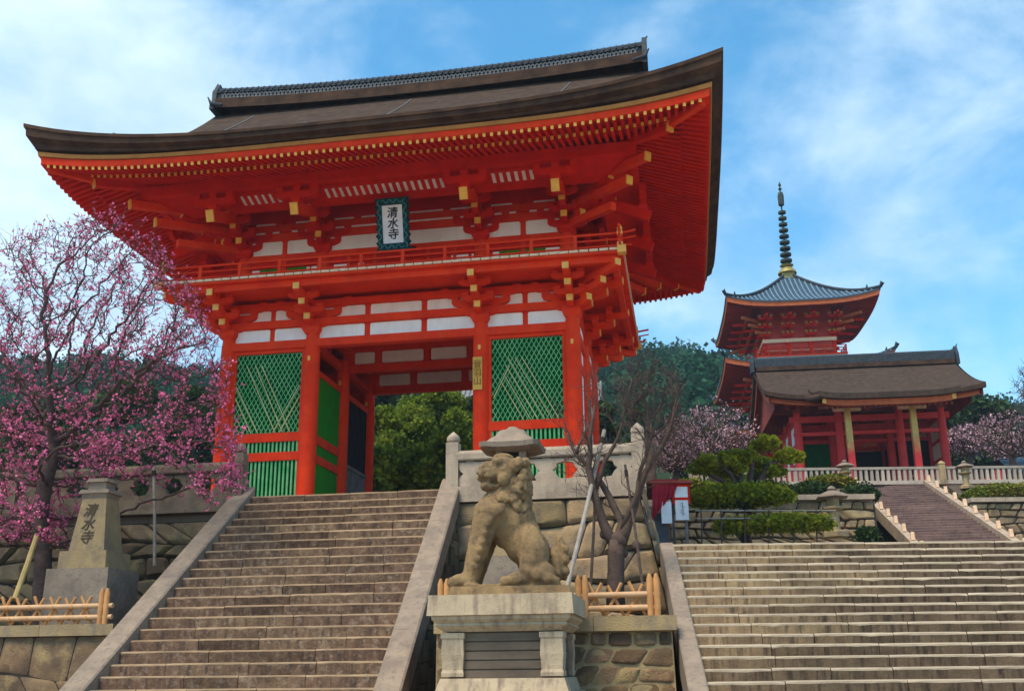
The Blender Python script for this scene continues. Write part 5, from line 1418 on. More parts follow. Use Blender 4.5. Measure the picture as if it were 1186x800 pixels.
# bracket blocks over the front pillars
for x in (-4.05, -1.7, 0, 1.7, 4.05):
    for y in (-2.35, 2.35):
        m = MB(); dblock(m, (x, y), .5, H1+.13, .22, RED_BROWN); arm(m, (x, y), (1, 0), -.7, .7, H1+.36, .22, .2, RED_BROWN); arm(m, (x, y), (0, 1), -.7, .7, H1+.366, .22, .2, RED_BROWN)
        for k in (-.55, 0, .55): dblock(m, (x+k, y), .26, H1+.585, .17, RED_BROWN)
        o_('bracket_set', m)
for bx in ((-2.5, -2.2, H1+.76, H1+1.0), (2.2, 2.5, H1+.76, H1+1.0), (-.14, .14, H1+.7, H1+2.6)):
    m = MB(); m.box(-5.2, 5.2, *bx, RED_BROWN); o_('purlin', m)
HW_ = 6.05; EY = 4.4
def sprof(t): return HE+.12+(HR-HE-.12)*(t*.62+.38*t*t)      # t: 0 eave, 1 ridge
def flare(x): return .42*(abs(x)/HW_)**4
m = MB(); nx, ny = 40, 20
xs = [-HW_+2*HW_*i/nx for i in range(nx+1)]
prof = []
for i in range(ny+1):
    t = i/ny; prof.append((-EY*(1-t), sprof(t), 1-t))
top = prof+[(-a, b, c) for a, b, c in reversed(prof[:-1])]
P = [[(x*(1-.02*(1-q)), y, z+flare(x)*q) for x in xs] for y, z, q in top]
m.grid(P, BARK)
roof2 = o_('roof', m, smooth=40)
for s in (-1, 1):
    m = MB(); P = [[(s*(HW_-.02-.4*a), y, z+flare(HW_)*q-d) for (y, z, q) in top] for a, d in ((0, -.03), (-.05, .08), (0, .32), (1, .34))]
    m.grid(P, BARK_ED)
    o_('gable_verge', m, roof2, smooth=40)
for s in (-1, 1):
    m = MB(); P = [[(x, s*(EY-a), HE+.12+flare(x)-d) for x in xs] for a, d in ((0, -.01), (.0, .24), (.3, .25))]; m.grid(P, BARK_ED)
    o_('roof_edge', m, roof2, smooth=30)
for s in (-1, 1):
    m = MB(); P = [[(x, s*(EY-a), HE+.12+flare(x)-d) for x in xs[1:-1]] for a, d in ((.28, .252), (.3, .5), (.45, .5))]; m.grid(P, ORANGE_ED)
    o_('eave_board', m, roof2)
m = MB()
P = [[(x*.97, y*.96, z+flare(x)*q-.38) for x in xs] for y, z, q in top]; m.grid(P, RED_BROWN); o_('soffit_board', m, roof2)
for s in (-1, 1):
    m = MB()
    for i in range(46):
        x = -5.7+11.4*i/45; m.beam((x, s*(EY-.4), HE-.36+flare(x)), (x, s*2.0, HE+.75), .09, .12, RED_BROWN)
    o_('rafter_row', m, roof2)
for s in (-1, 1):
    m = MB(); P = [[(s*5.45, y, .5*(HE+H1)-.1), (s*5.45, y, z-.4)] for y, z, q in top if abs(y) < 3.6]; m.grid(P, RED_BROWN); o_('gable_board', m, roof2)
    m = MB(); P = [[(s*5.85, y, z+flare(HW_)*q-.36), (s*5.85, y, z+flare(HW_)*q-.75)] for y, z, q in top]; m.grid(P, ORANGE_ED); o_('barge_board', m, roof2)
m = MB(); m.box(-5.9, 5.9, -.34, .34, HR-.15, HR+.12, BARK_ED); m.box(-5.95, 5.95, -.26, .26, HR+.122, HT-.12, TILE); m.tube([(-6.0, 0, HT-.12), (6.0, 0, HT-.12)], .17, TILE, n=10)
for s in (-1, 1): m.prism([(-.4, HR-.2), (.4, HR-.2), (.34, HT-.3), (.16, HT+.12), (0, HT+.28), (-.16, HT+.12), (-.34, HT-.3)], s*6.0, s*6.18, TILE, 'x'); m.tube([(s*5.9, 0, HT), (s*6.1, 0, HT+.15), (s*6.25, 0, HT+.42)], [.1, .08, .02], TILE, n=6)
o_('ridge', m, roof2)
# front canopy: the eave runs out and rolls up at its left end
m = MB(); CX0, CX1, CYE = local(SG, at_d(950, 455, 51.6)).x, local(SG, at_d(1108, 455, 51.6)).x, -6.75
cn = 24; xs3 = [CX0+(CX1-CX0)*i/cn for i in range(cn+1)]
pp = [(-3.3, sprof(1-3.3/EY)+.03), (-4.3, HE+.16), (-5.5, HC+.26), (CYE, HC)]
def cfl(x): u = (x-(CX0+CX1)/2)/((CX1-CX0)/2); return .2*abs(u)**5
P = [[(x, y, z+cfl(x)) for x in xs3] for y, z in pp]+[[(x, CYE+.02, HC-.3+cfl(x)) for x in xs3], [(x, CYE+.4, HC-.31+cfl(x)) for x in xs3]]
m.grid(P, BARK)
for x in (CX0, CX1):
    vs = [(x, y, z+cfl(x)) for y, z in pp]+[(x, CYE+.02, HC-.3+cfl(x)), (x, -4.3, HE-.3)]; m.add(vs, [tuple(range(len(vs)))], BARK_ED)
cr = o_('canopy_roof', m, smooth=40)
m = MB(); P = [[(x, y, z+cfl(x)) for x in xs3[1:-1]] for y, z in ((CYE+.3, HC-.312), (CYE+.32, HC-.62), (CYE+.5, HC-.62))]; m.grid(P, ORANGE_ED)
P = [[(x, y, z+cfl(x)) for x in xs3[1:-1]] for y, z in ((CYE+.4, HC-.5), (-4.2, HE-.42))]; m.grid(P, RED_BROWN)
for x in (CX0+.25, CX1-.3): m.cbox((x, CYE+.3, HC-.42+cfl(x)), .2, .06, .34, GOLD)
o_('eave_board', m, cr)
m = MB()
for i in range(24): x = CX0+.4+(CX1-CX0-.8)*i/23; m.beam((x, CYE+.45, HC-.66), (x, -4.0, HE-.5), .08, .11, RED_BROWN)
o_('rafter_row', m, cr)
m = MB(); m.tube([(CX0+.1, CYE+.1, HC-.1), (CX0-.25, -5.8, HC+.0), (CX0-.35, -4.6, HE-.05)], [.16, .2, .15], BARK_ED, n=10); o_('rolled_valley', m, cr)
# red fence continuing to the right of it
m = MB()
for z in (.5, .95): m.box(4.3, 6.6, -2.45, -2.37, z, z+.12, RED_ROSE)
for i in range(5): x = 4.5+i*.5; m.box(x-.05, x+.05, -2.46, -2.36, 0, 1.05, RED_ROSE)
m.box(6.5, 6.9, -2.6, -2.2, 0, 1.5, RED_ROSE); o_('wing_fence', m)

# ------------------------------------------------------------------ pagoda
c = at_d(913, 330, 74.5)
PG = thing('pagoda', 'three-storey red pagoda with blue-grey tiled roof and tall ringed spire, behind the small gate', 'pagoda', (c.x, c.y, UZ), math.radians(3))
def pz(y, D): return (at_d(913, y, D).z-UZ)
def q_(nm, mb, parent=None, smooth=None): return obj(nm, mb, parent or PG, smooth)
O0 = (0, 0)
zE = pz(354, 69.3)
def storey(zf, ze, ztop, hw, he, ht, tile_top):
    m = MB(); m.box(-hw, hw, -hw, hw, zf-1.0, ze+.86, RED_OLD); wl = q_('storey_wall', m)
    m = MB(); m.lathe((0, 0, 0), [(.16, 0), (.15, ze-zf-.9)], VERM_DK, n=10); p0 = None
    for k in (-1, -.33, .33, 1):
        for s in (-1, 1):
            for l in ([(k*hw, s*hw, zf)] if abs(k) == 1 else [(k*hw, s*hw, zf), (s*hw, k*hw, zf)]):
                if p0 is None: p0 = obj('pillar', m, wl, 50, loc=l)
                else: copy_part(p0, l)
    m = MB(); ring(m, hw, hw, O0, [(.02, zf+.5, 0), (.1, zf+.5, 0), (.1, zf+.62, 0), (.02, zf+.62, 0)], CREAM, n=1); ring(m, hw, hw, O0, [(.02, ze-2.0, 0), (.16, ze-2.0, 0), (.16, ze-1.72, 0), (.02, ze-1.72, 0)], CREAM, n=1); q_('wall_band', m, wl)
    m = MB()
    ring(m, hw, hw, O0, [(.75, zf-.14, 0), (.78, zf, 0), (0, zf+.02, 0)], VERM, n=1); ring(m, hw, hw, O0, [(.0, zf-.9, 0), (.3, zf-.5, 0), (.75, zf-.145, 0)], PLASTER, n=1)
    bl = q_('balcony', m)
    m = MB()
    for z in (.62, .4, .2): ring(m, hw, hw, O0, [(.66, zf+z-.03, 0), (.72, zf+z-.03, 0), (.72, zf+z+.03, 0), (.66, zf+z+.03, 0), (.66, zf+z-.03, 0)], VERM, n=1)
    for sdn in range(4):
        for i in range(8):
            t = -hw-.69+(2*hw+1.38)*i/8; p = ((t, -hw-.69), (hw+.69, t), (-t, hw+.69), (-hw-.69, -t))[sdn]; m.cbox((p[0], p[1], zf+.33), .08, .08, .64, VERM)
    q_('balcony_rail', m, bl)
    n = 4     # brackets in three tiers
    for s in range(4):
        for i in range(n):
            m = MB(); t = -hw+2*hw*i/(n-1)
            for k in range(3):
                o = .3+.5*k; z = ze-1.45+.52*k; w_ = .40+.06*k
                P = ((t, -hw-o), (hw+o, t), (-t, hw+o), (-hw-o, -t))[s]; rz = (0, PI/2, 0, PI/2)[s]
                m.cbox((P[0], P[1], z), w_*2, .15, .17, VERM_DK, rz); m.cbox((P[0], P[1], z), .16, max(.4, o*1.6), .18, VERM_DK, rz)
                for e in (-1, 0, 1): m.cbox((P[0]+(e*w_*.85 if s in (0, 2) else 0), P[1]+(e*w_*.85 if s in (1, 3) else 0), z+.2), .22, .22, .18, BATTEN, rz)
            q_('bracket_set', m)
    for sx in (-1, 1):
        for sy in (-1, 1):
            m = MB()
            for k in range(3): o = .7+.55*k; z = ze-1.2+.42*k; m.beam((sx*hw, sy*hw, z), (sx*(hw+o), sy*(hw+o), z-.08), .18, .24, ORANGE_ED)
            q_('corner_bracket', m)
    A = .62; p = 3.2; d = he-hw
    m = MB(); ring(m, hw, hw, O0, [(d-.12, ze+.0, A*.9), (d*.55, ze+.32, A*.3), (.9, ze+.62, 0), (-.1, ze+.9, 0)], RED_BROWN, p=p); sf = q_('soffit_board', m)
    for sdn in 'frbl':
        m = MB(); rafters(m, sdn, hw, hw, O0, .9, d-.2, lambda o: ze+.62-.62*(o-.9)/(d-1.1)+.0, A*.9, p, .1, .1, .27, RED_OLD, None); q_('rafter_row', m, sf)
    m = MB(); ring(m, hw, hw, O0, [(d-.16, ze-.06, A*.9), (d-.1, ze-.06, A*.9), (d-.06, ze+.3, A), (d-.3, ze+.3, A)], ORANGE_ED, p=p); q_('eave_board', m, sf)
    prof = []; 
    for i in range(14):
        t = i/13; o = d+(-d-(hw-ht))*t; prof.append((o, ze+.32+(ztop-ze-.32)*(t*.55+.45*t*t), A*1.05*(1-t)**3))
    m = MB(); ring(m, hw, hw, O0, [(d, ze+.26, A*1.05)]+prof, TILE_BLUE, p=p); rf = q_('roof', m, smooth=40)
    # ribs of round tile
    m = MB(); sp = .36
    for s in range(4):
        k = int(he/sp)
        for i in range(-k, k+1):
            t = i*sp; P = []
            for o, z, am in prof:
                lim = hw+o
                if abs(t) > lim: break
                zz_ = z+am*abs(t/lim)**p+.03; P.append(((t, -lim, zz_), (lim, t, zz_), (-t, lim, zz_), (-lim, -t, zz_))[s])
            if len(P) > 1: m.tube(P, .06, TILE_RIB, n=5)
    q_('tile_rib_row', m, rf, smooth=60)
    for sx in (-1, 1):
        for sy in (-1, 1):
            m = MB(); P = [(sx*(hw+o), sy*(hw+o), z+am+.1) for o, z, am in prof]; P = [P[0]]+P
            P[0] = (P[1][0]+sx*.15, P[1][1]+sy*.15, P[1][2]+.25)
            m.tube(P, .13, TILE, n=8); e = P[1]; m.tube([e, (e[0]+sx*.05, e[1]+sy*.05, e[2]+.4)], [.12, .03], TILE, n=6)
            e = P[3]; m.tube([e, (e[0]+sx*.05, e[1]+sy*.05, e[2]+.35)], [.12, .03], TILE, n=6)
            q_('hip_ridge', m, rf, smooth=50)
    return rf
zA = pz(322, 74.5)
rf = storey(pz(409, 71), zE, zA, 2.6, 5.65, .35, True)
z2 = pz(424, 68.7)
storey(z2-3.4, z2, pz(409, 71)-.3, 2.8, 6.1, 2.5, False)
storey(z2-9.2, z2-5.2, z2-3.6, 2.9, 6.2, 2.6, False)
m = MB(); m.box(-3.4, 3.4, -3.4, 3.4, -.5, z2-9.4, STONE); q_('podium', m)
sT, sB = pz(210, 74.5), zA
m = MB(); m.frus((0, 0), 1.0, 1.0, .95, .95, zA-.25, zA+.35, BRASS); m.lathe((0, 0, zA+.352), [(.75, 0), (.72, .15), (.5, .42), (.25, .55), (.4, .62), (.55, .72), (.3, .8)], BRASS, n=16); fb_ = q_('spire_base', m, rf, smooth=40)
m = MB(); Hs = sT-zA; m.tube([(0, 0, zA+1.1), (0, 0, sT-.2)], [.1, .05], BRONZE, n=8)
for i in range(9):
    z = zA+1.35+i*(Hs*.56/9); r = .47-.02*i; m.lathe((0, 0, z), [(r*.5, 0), (r, .05), (r, .22), (r*.5, .27)], BRONZE, n=14)
z = zA+1.35+Hs*.58; m.lathe((0, 0, z), [(.1, 0), (.24, .1), (.26, .9), (.2, 1.2), (.1, 1.3)], BRONZE, n=8); m.lathe((0, 0, sT-.85), [(.05, 0), (.16, .12), (.05, .3), (.05, .36), (.13, .48), (.02, .8)], BRONZE, n=10)
q_('spire', m, rf, smooth=40)

# ------------------------------------------------------------------ garden: pine, hedges, lanterns, stall
def pine():
    D = 30.5; base = at_d(868, 640, D); base.z = PZ
    T = thing('pine_tree', 'low spreading trained pine with flat bright green pads, left of the far steps', 'tree', base)
    rr = np.random.default_rng(9); px_ = D/1142
    pads = [(883, 517, 20, 11, 0), (832, 537, 26, 8, -.5), (852, 531, 24, 10, -.2), (875, 539, 30, 11, .8), (913, 530, 17, 13, .5), (845, 545, 24, 7, .2), (812, 545, 14, 6, -.3), (893, 548, 20, 7, .4)]
    P = []; m = MB(); ctr = []
    for x, y, rx_, ry_, dy in pads:
        c = at_d(x, y, D+dy)-base; ctr.append(c); nl = int(rx_*ry_*15)
        sub = max(5, int(rx_/4))
        for k in range(sub):     # lumps within the pad
            cc = np.array(c)+np.array([rr.uniform(-.8, .8)*rx_*px_, rr.uniform(-.5, .5)*rx_*px_, rr.uniform(-.2, .35)*ry_*px_]); r = np.array([rx_*.27, rx_*.30, ry_*.55])*px_*rr.uniform(.7, 1.15)
            Q = in_ell(nl//sub+40, cc, r, rr, .3, True); P.append(Q+rr.normal(0, .05, Q.shape))
    leaf_mesh('needle_pads', np.concatenate(P), .085, PINE, T, rng=rr, aspect=2.0, flat=.3)
    m.tube([(0, 0, -.1), (.15, 0, .7), (-.1, .1, 1.5), (.2, .1, 2.4), tuple(ctr[3])], [.24, .2, .17, .14, .07], TRUNK, n=8)
    for c in ctr: m.tube([(0, .1, max(.4, min(2.4, c.z-.5))), tuple(c*.5+Vector((0, .05, .5*max(.4, min(2.3, c.z-.3)))) if 0 else tuple((c.x*.55, c.y*.55, c.z-.25))), (c.x*.9, c.y*.9, c.z-.08)], [.11, .08, .04], TRUNK, n=6)
    obj('trunk', m, T, smooth=50, fix=False)
pine()
def hedge(label, x, y, D, rx_, ry_, n, mm=HEDGE, name='hedge', cat='hedge', zmin=None):
    c = at_d(x, y, D); k = D/1142; rr = np.random.default_rng(int(x)); lo = c.z-ry_*k
    T = thing(name, label, cat, (c.x, c.y, lo), group='clipped bushes below the pale fence'); P = in_ell(n, (0, 0, ry_*k), (rx_*k, min(rx_, 26)*k*.8, ry_*k*1.05), rr, .82, True)
    P += rr.normal(0, .05, P.shape)
    leaf_mesh('foliage', np.concatenate([P, P+rr.normal(0, .07, P.shape)]), .11, mm, T, rng=rr, flat=.35)
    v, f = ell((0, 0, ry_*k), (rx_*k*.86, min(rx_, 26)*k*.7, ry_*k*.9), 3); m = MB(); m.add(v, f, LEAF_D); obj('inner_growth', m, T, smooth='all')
hedge('broad flat-topped yellow-green hedge under the trained pine', 856, 577, 30.3, 60, 12, 14000, PINE)
hedge('lowest flat clipped hedge, on the pole trellis below the trained pine', 896, 608, 29.6, 66, 6, 9000, PINE)
T = thing('pole_trellis', 'thin wooden pole trellis in front of the lowest flat hedge', 'trellis', at_d(880, 625, 29.2)); b0 = T.location.copy()
for z_ in (600, 591):
    m = MB(); a, b = at_d(805, z_, 29.2)-b0, at_d(968, z_, 29.2)-b0; m.tube([a, b], .022, POLE, n=6); obj('cross_pole', m, T)
for x in (812, 835, 862, 890, 918, 945):
    m = MB(); a, b = at_d(x, 590, 29.2)-b0, at_d(x, 640, 29.2)-b0; b.z = PZ-b0.z; m.tube([a, b], .024, TRUNK2, n=6); obj('upright_pole', m, T)
hedge('wide low clipped hedge with ochre-green top, right of the far steps', 1166, 576, 47, 50, 13, 9000)
hedge('dark round clipped bush behind the right end of the pine', 938, 574, 41, 28, 13, 3500, LEAF_D, 'bush', 'bush')
hedge('dark clipped bush between the two stone lanterns, left of the far steps', 995, 576, 41, 22, 12, 2500, LEAF_D, 'bush', 'bush')
hedge('small round bush at the foot of the rubble wall beside the far steps', 1005, 622, 36.5, 10, 8, 1500, LEAF_D, 'bush', 'bush')
hedge('dark leafy bush behind the pine trunk', 880, 572, 41, 42, 12, 3500, LEAF_D, 'bush', 'bush')
hedge('yellow-green low bush under the pine, at the left end of the rubble wall', 825, 575, 41, 24, 13, 2500, LEAF, 'bush', 'bush')
def small_lantern(label, x, yb, yt_, D, m1=MONU, m2=STONE_GR):
    a, b = at_d(x, yb, D), at_d(x, yt_, D); h = b.z-a.z; T = thing('garden_lantern', label, 'lantern', a, group='garden lanterns near the far steps'); 
    def l(nm, prof, mm, sq=0, n=12): q = MB(); q.lathe((0, 0, 0), [(r*h, z*h) for r, z in prof], mm, n=n, sq=sq); return obj(nm, q, T, smooth=40)
    l('base', [(.26, 0), (.26, .09), (.18, .13)], m1, n=6); l('shaft', [(.11, .131), (.10, .3), (.11, .48)], m1); l('platform', [(.12, .481), (.22, .54), (.22, .58)], m1, n=6)
    l('fire_box', [(.13, .581), (.13, .74)], m1, n=6); l('lantern_roof', [(.16, .741), (.33, .76), (.31, .80), (.12, .88), (.06, .90), (.09, .93), (.06, .97), (.0, 1.0)], m2, n=6)
hedge('yellow-green low shrub beside the tall garden lantern', 955, 588, 39.5, 18, 8, 1800, LEAF, 'bush', 'bush')
hedge('clipped shrub under the pale fence, behind the tall garden lantern', 960, 562, 46, 30, 10, 2600, HEDGE, 'bush', 'bush')
hedge('ochre-green shrub behind the stall', 800, 566, 40, 16, 9, 1800, HEDGE, 'bush', 'bush')
hedge('round green shrub under the fence, above the pine', 850, 560, 46, 34, 9, 2600, LEAF, 'bush', 'bush')
small_lantern('tall stone lantern standing before the rubble wall, nearest left of the far steps', 968, 622, 562, 36.5)
small_lantern('squat stone lantern before the pale fence, above the left kerb of the far steps', 981, 566, 532, 48.5)
small_lantern('yellowish stone lantern with dark roof before the pale fence, right of the far steps', 1120, 566, 533, 48.5)
small_lantern('small dark stone lantern among bushes right of the pine', 907, 590, 562, 39.5, STONE_GR, STONE_GR)
# stall with red curtain
kc = sd((at_d(778, 600, 28.5)-CAM).dot(S_), 28.5, PZ); krz = math.atan2(S_.y, S_.x)
KS = thing('market_stall', 'small stall hung with dark red curtain and white red-edged banner above the broad steps', 'stall', kc, krz)
kz = lambda y, D=28.5: at_d(780, y, D).z-PZ
m = MB(); m.box(-2.2, -.05, .3, 2.6, 0, kz(592), BLUEGR); obj('counter', m, KS)
m = MB()
for x in (-2.2, .45):
    for y in (.2, 2.6): m.box(x-.04, x+.04, y-.04, y+.04, 0, kz(556), GREYW)
obj('frame', m, KS)
m = MB(); m.add([(-2.4, -.15, kz(560)), (.62, -.15, kz(560)), (.62, 2.8, kz(560)), (-2.4, 2.8, kz(560)), (-2.4, -.15, kz(557)), (.62, -.15, kz(557)), (.62, 2.8, kz(550)), (-2.4, 2.8, kz(550))], BOXF, RED_BROWN); obj('roof', m, KS)
m = MB(); P = []; kx = lambda p: (p-778)*.02496     # red cloth swept aside, its hem rising to the right
for i in range(17):
    s = i/16; fold = .05*math.sin(i*1.9); row = []
    for k in range(5):
        q = k/4; xt = kx(757+32*s); xb = kx(755+27*s); zt = kz(555); zb_ = kz(604-32*s**.8)
        row.append((xt+(xb-xt)*q, -.06+fold*q-.03*q, zt+(zb_-zt)*q))
    P.append(row)
m.grid(P, CLOTH_R); m.grid([[(a, b+.015, c) for a, b, c in r] for r in P], CLOTH_R); obj('curtain', m, KS, smooth=60)
m = MB(); m.box(.12, .50, -.02, .0, kz(602), kz(562), CLOTH_W); bn = obj('banner', m, KS)
m = MB()
for z0, z1 in ((kz(563.5), kz(561)), (kz(579), kz(576))): m.box(.08, .54, -.035, -.021, z0, z1, VERM_DK)
m.box(.05, .115, -.035, .0, kz(584), kz(561), VERM_DK); m.box(.505, .56, -.035, .0, kz(584), kz(561), VERM_DK); obj('red_edging', m, bn)
m = MB(); rr = random.Random(4)
for i in range(6): z = kz(583+i*2.6); m.beam((.30+rr.uniform(-.05, .02), -.024, z), (.36+rr.uniform(-.02, .05), -.024, z+rr.uniform(-.03, .05)), .006, .025, INK, up=(0, 1, 0)); m.beam((.33, -.0235, z-.03), (.335, -.0235, z+.04), .006, .02, INK, up=(0, 1, 0))
obj('brush_marks', m, bn)
m = MB(); m.box(-.30, -.0, -.06, -.03, kz(606), kz(581), CLOTH_W); obj('white_board', m, KS)

# ------------------------------------------------------------------ trees in the middle distance
def broadleaf(label, x, yt_, D, wpx, hpx, zb, n, mm, name='leafy_tree', group='leafy trees behind the gates', lump=34, size=.17, seed=1):
    rr = np.random.default_rng(seed); c = at_d(x, yt_, D); k = D/1142; W_, H_ = wpx*k, hpx*k
    T = thing(name, label, 'tree', (c.x, c.y, zb), group=group); top = c.z-zb
    P = []; m = MB(); cs = []
    for i in range(lump):
        a = rr.uniform(0, 2*PI); q = math.sqrt(rr.uniform(0, 1)); zc = top-H_*rr.uniform(.08, .95); wz = math.sin(PI*min(1, max(.12, (top-zc)/H_*.85+.15)))**.6
        cc = np.array([math.cos(a)*q*W_*.5*wz, math.sin(a)*q*W_*.4*wz, zc]); r = W_*rr.uniform(.11, .2); cs.append(cc)
        Q = in_ell(int(1.5*n/lump), cc, (r, r, r*.75), rr, .3); P.append(Q+rr.normal(0, r*.13, Q.shape))
    leaf_mesh('crown', np.concatenate(P), size, mm, T, rng=rr)
    m.tube([(0, 0, -.2), (.1, 0, top*.3), (-.05, .1, top*.6), (0, 0, top*.9)], [W_*.035+.06, W_*.03+.05, W_*.02+.03, .03], TRUNK2, n=8)
    for cc in cs[:14]: m.tube([(0, 0, max(.5, cc[2]*.55)), tuple(cc*[.5, .5, .82]), tuple(cc)], [.09, .06, .02], TRUNK2, n=5, cap=False)
    obj('trunk', m, T, smooth=50, fix=False)
broadleaf('dark green leafy tree filling the left of the gate passage', 458, 470, 44, 90, 130, -.3, 16000, LEAF, seed=3)
broadleaf('yellow-green leafy tree in the middle of the gate passage', 505, 452, 50, 100, 160, -.3, 18000, LEAF, seed=4)
broadleaf('broad green bush-like tree low in the gate passage', 490, 515, 38, 140, 80, -.3, 18000, LEAF, seed=5)
broadleaf('dark evergreen behind the yellow-green tree in the passage', 470, 440, 62, 120, 170, 0, 14000, LEAF_D, seed=6, size=.3)
broadleaf('dark evergreen right of the gate passage, beside the grey tiled roof', 545, 462, 56, 80, 140, 0, 12000, LEAF_D, seed=7, size=.3)
# hall roof glimpsed through the passage
hc = at_d(556, 458, 70); HL = thing('temple_hall', 'grey ribbed tile roof glimpsed through the gate passage, beside the right pillar', 'hall', (hc.x+2, hc.y, 0), math.radians(3))
hz = hc.z; m = MB(); m.box(-6, 6, -3, 3, -.3, hz-1.5, PLASTER); obj('wall', m, HL)
m = MB(); P = [[(-7, -4.5, hz-2.6), (7, -4.5, hz-2.6)], [(-7, -2, hz-1.0), (7, -2, hz-1.0)], [(-7, 0, hz+.6), (7, 0, hz+.6)], [(-7, 4.5, hz-2.6), (7, 4.5, hz-2.6)]]; m.grid(P, TILE_LT); rf_ = obj('roof', m, HL)
m = MB()
for i in range(40): x = -6.9+13.8*i/39; m.tube([(x, -4.5, hz-2.55), (x, -2, hz-.95), (x, 0, hz+.65)], .09, TILE_LT, n=5)
obj('tile_rib_row', m, rf_)
hc = at_d(1175, 543, 66); HL = thing('temple_hall', 'low dark blue-grey hall roof behind the pale fence at the right edge', 'hall', (hc.x+2.5, hc.y, UZ), math.radians(10))
m = MB(); m.box(-4, 4, -2.5, 2.5, -.3, 1.8, RED_BROWN); obj('wall', m, HL)
m = MB(); hz = at_d(1160, 531, 66).z-UZ; P = [[(-5, -4, hz-1.7), (5, -4, hz-1.7)], [(-4.4, -1.6, hz-.6), (4.4, -1.6, hz-.6)], [(-3.6, 0, hz), (3.6, 0, hz)], [(-5, 4, hz-1.7), (5, 4, hz-1.7)]]; m.grid(P, TILE_BLUE); obj('roof', m, HL)
def cherry(label, x, yt_, D, wpx, hpx, zb, seed, nb=2.2, twig=TRUNK2, blossom=PINK2, att=520, cat_name='cherry_tree', size=.085, dens=1.0):
    rr = np.random.default_rng(seed); k = D/1142; c = at_d(x, yt_, D); T0 = Vector((c.x, c.y, zb)); W_, H_ = wpx*k, hpx*k; top = c.z-zb
    T = thing(cat_name, label, 'tree', T0, group='flowering and bare trees in the distance'); A = []
    while len(A) < att:
        p = rr.uniform(-1, 1, 3)
        if np.linalg.norm(p) < 1 and np.linalg.norm(p) > .25: A.append((p[0]*W_/2, p[1]*W_*.4, top-H_*.5+p[2]*H_*.5))
    hb = max(.6, top-H_*1.05)
    nodes, par = grow([(0, 0, -.1), (.05, 0, hb*.5), (0, .05, hb)], A, step=W_*.045, di=W_*.6, dk=W_*.055, iters=70, rng=rr)
    r, ch = radii(nodes, par, tip=.014*D/45, e=2.2, rmax=.28); r[:3] = np.maximum(r[:3], .2)
    m = MB(); branches(m, nodes, par, r, ch, twig)
    tips = np.where(r < .05*D/45)[0]; P = []; mt = MB()
    for i in tips:
        for q in range(2):
            d = rr.normal(0, 1, 3); d[2] += .6; d /= np.linalg.norm(d); L_ = rr.uniform(.2, .7)
            mt.tube([Vector(nodes[i]), Vector(nodes[i]+d*L_)], [.012*D/45, .006*D/45], twig, n=3, cap=False)
            for s in rr.uniform(.2, 1, rr.poisson(nb*dens)): P.append(nodes[i]+d*L_*s+rr.normal(0, .04, 3))
    obj('trunk', m, T, smooth='all', fix=False); obj('twigs', mt, T, fix=False)
    if blossom is not None and P: leaf_mesh('blossom', np.array(P), size, blossom, T, rng=rr)
cherry('pale pink cherry tree behind the stall, between the bare tree and the small gate', 822, 468, 44, 110, 78, 2.2, 31, nb=1.9)
cherry('pink cherry tree low beside the pine top, left of the small gate', 780, 492, 47, 80, 60, 3, 32, nb=1.7)
cherry('pink flowering cherry at the right edge behind the pale fence', 1165, 478, 63, 100, 58, UZ, 33, nb=1.8, size=.12)
cherry('sparse pink cherry just right of the small gate', 1118, 492, 70, 50, 40, UZ, 34, nb=1.8, size=.12)
cherry('tall leafless brown tree behind the terrace, right of the red gate', 748, 408, 42, 95, 110, 0, 35, blossom=None, cat_name='bare_tree', att=300)
cherry('tall leafless tree with bluish twigs reaching in at the right edge', 1200, 415, 60, 70, 90, UZ, 36, blossom=None, cat_name='bare_tree', att=260)
broadleaf('dark evergreen behind the terrace, just right of the red gate', 705, 470, 60, 80, 120, 0, 8000, LEAF_D, seed=8, size=.35)
broadleaf('dark evergreen behind the pine, left of the small gate', 805, 500, 56, 70, 70, UZ, 8000, LEAF_D, seed=9, size=.3)
broadleaf('green round tree right of the small gate below the far hill', 1120, 470, 84, 90, 90, UZ, 8000, LEAF_D, seed=10, size=.4)
broadleaf('dark evergreen behind the plum tree at the left edge', 30, 470, 50, 130, 140, 0, 9000, LEAF_D, seed=11, size=.35)
broadleaf('dark evergreen behind the plum tree nearest the red gate', 190, 450, 54, 150, 150, 0, 10000, LEAF_D, seed=12, size=.35)

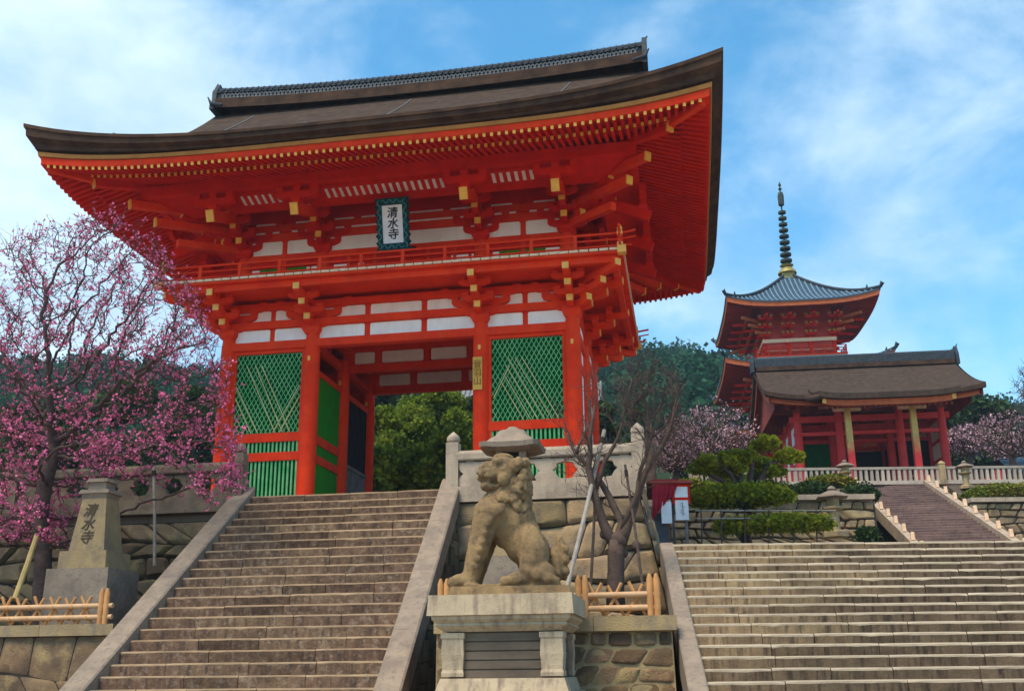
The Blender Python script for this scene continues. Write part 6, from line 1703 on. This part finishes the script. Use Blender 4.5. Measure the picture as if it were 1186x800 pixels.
# ------------------------------------------------------------------ wooded hills
hill_px = [-500, -200, 0, 60, 120, 180, 240, 400, 560, 700, 745, 790, 835, 900, 1000, 1090, 1186, 1400, 1700]
hill_y = [430, 418, 405, 408, 402, 411, 420, 430, 420, 412, 397, 395, 399, 416, 440, 459, 474, 500, 520]
def hill_top(x): return float(np.interp(x, hill_px, hill_y))
DH = 250.0
def hill_z(x, D):
    zt = (773-hill_top(x)-5)/1142*DH-4-5.0
    s = min(1, max(0, (D-72)/(DH-72))); s = s**.85
    z = 3+(zt-3)*s
    z += 3.0*math.sin(x*.021+D*.03)*s*(1-s)*2+2.2*math.sin(x*.05-D*.055)*s*(1-s)*2
    if D > DH: z -= (D-DH)*.25
    return z
def hp_(x, D):
    d = FH*D+S_*((x-CX)/F_PX*D*1.035); return (CAM.x+d.x, CAM.y+d.y, hill_z(x, D))
m = MB(); m.grid([[hp_(x, D) for x in range(-600, 1801, 40)] for D in list(range(72, 250, 12))+[250, 270, 300, 360]], FLOORM)
hl = struct('hills', m, 'all')
rr = np.random.default_rng(77)
v0, f0 = ell((0, 0, 0), (1, 1, 1), 2); v0 = np.array(v0); f0 = np.array(f0)
PTS = []; cnt = 0
while cnt < 5200:
    D = 78+(DH-70)*rr.uniform(0, 1)**.75; x = rr.uniform(-330, 1420)
    if (255 < x < 425 or 560 < x < 690) and rr.random() < .8: continue
    if D < 100 and 380 < x < 1200: continue
    r = rr.uniform(1.7, 3.6)*(.7+.3*D/DH); p = hp_(x, D); con = rr.random() < .3
    sh = np.array([r, r, r*(1.6 if con else .95)])
    nl = 84
    q = rr.normal(0, 1, (nl, 3)); q[:, 2] = np.abs(q[:, 2])*np.where(rr.uniform(0, 1, nl) < .85, 1, -.5); q /= np.linalg.norm(q, axis=1)[:, None]
    q *= (.75+.35*rr.uniform(0, 1, nl))[:, None]
    PTS.append(q*sh+np.array(p)+np.array([0, 0, r*.7])); cnt += 1
fo = leaf_mesh('forest', np.concatenate(PTS), .72, FOREST, None, rng=rr, flat=.3)
fo['kind'] = 'stuff'; fo['label'] = 'dense dark green woodland covering the far hills'; fo['category'] = 'forest'

# ------------------------------------------------------------------ the air between here and the hills
m = MB(); m.box(-420, 420, -40, 420, -6.7, 125, PAVE)
hz_ = obj('haze', m); hz_['kind'] = 'stuff'
hm = bpy.data.materials.new('air'); hm.use_nodes = True; t = hm.node_tree; t.nodes.clear()
pv = t.nodes.new('ShaderNodeVolumePrincipled'); pv.inputs['Color'].default_value = (0.72, 0.86, 1.0, 1); pv.inputs['Density'].default_value = HAZE; pv.inputs['Anisotropy'].default_value = 0.2
om = t.nodes.new('ShaderNodeOutputMaterial'); L(t, pv.outputs[0], om.inputs['Volume'])
hz_.data.materials.clear(); hz_.data.materials.append(hm)
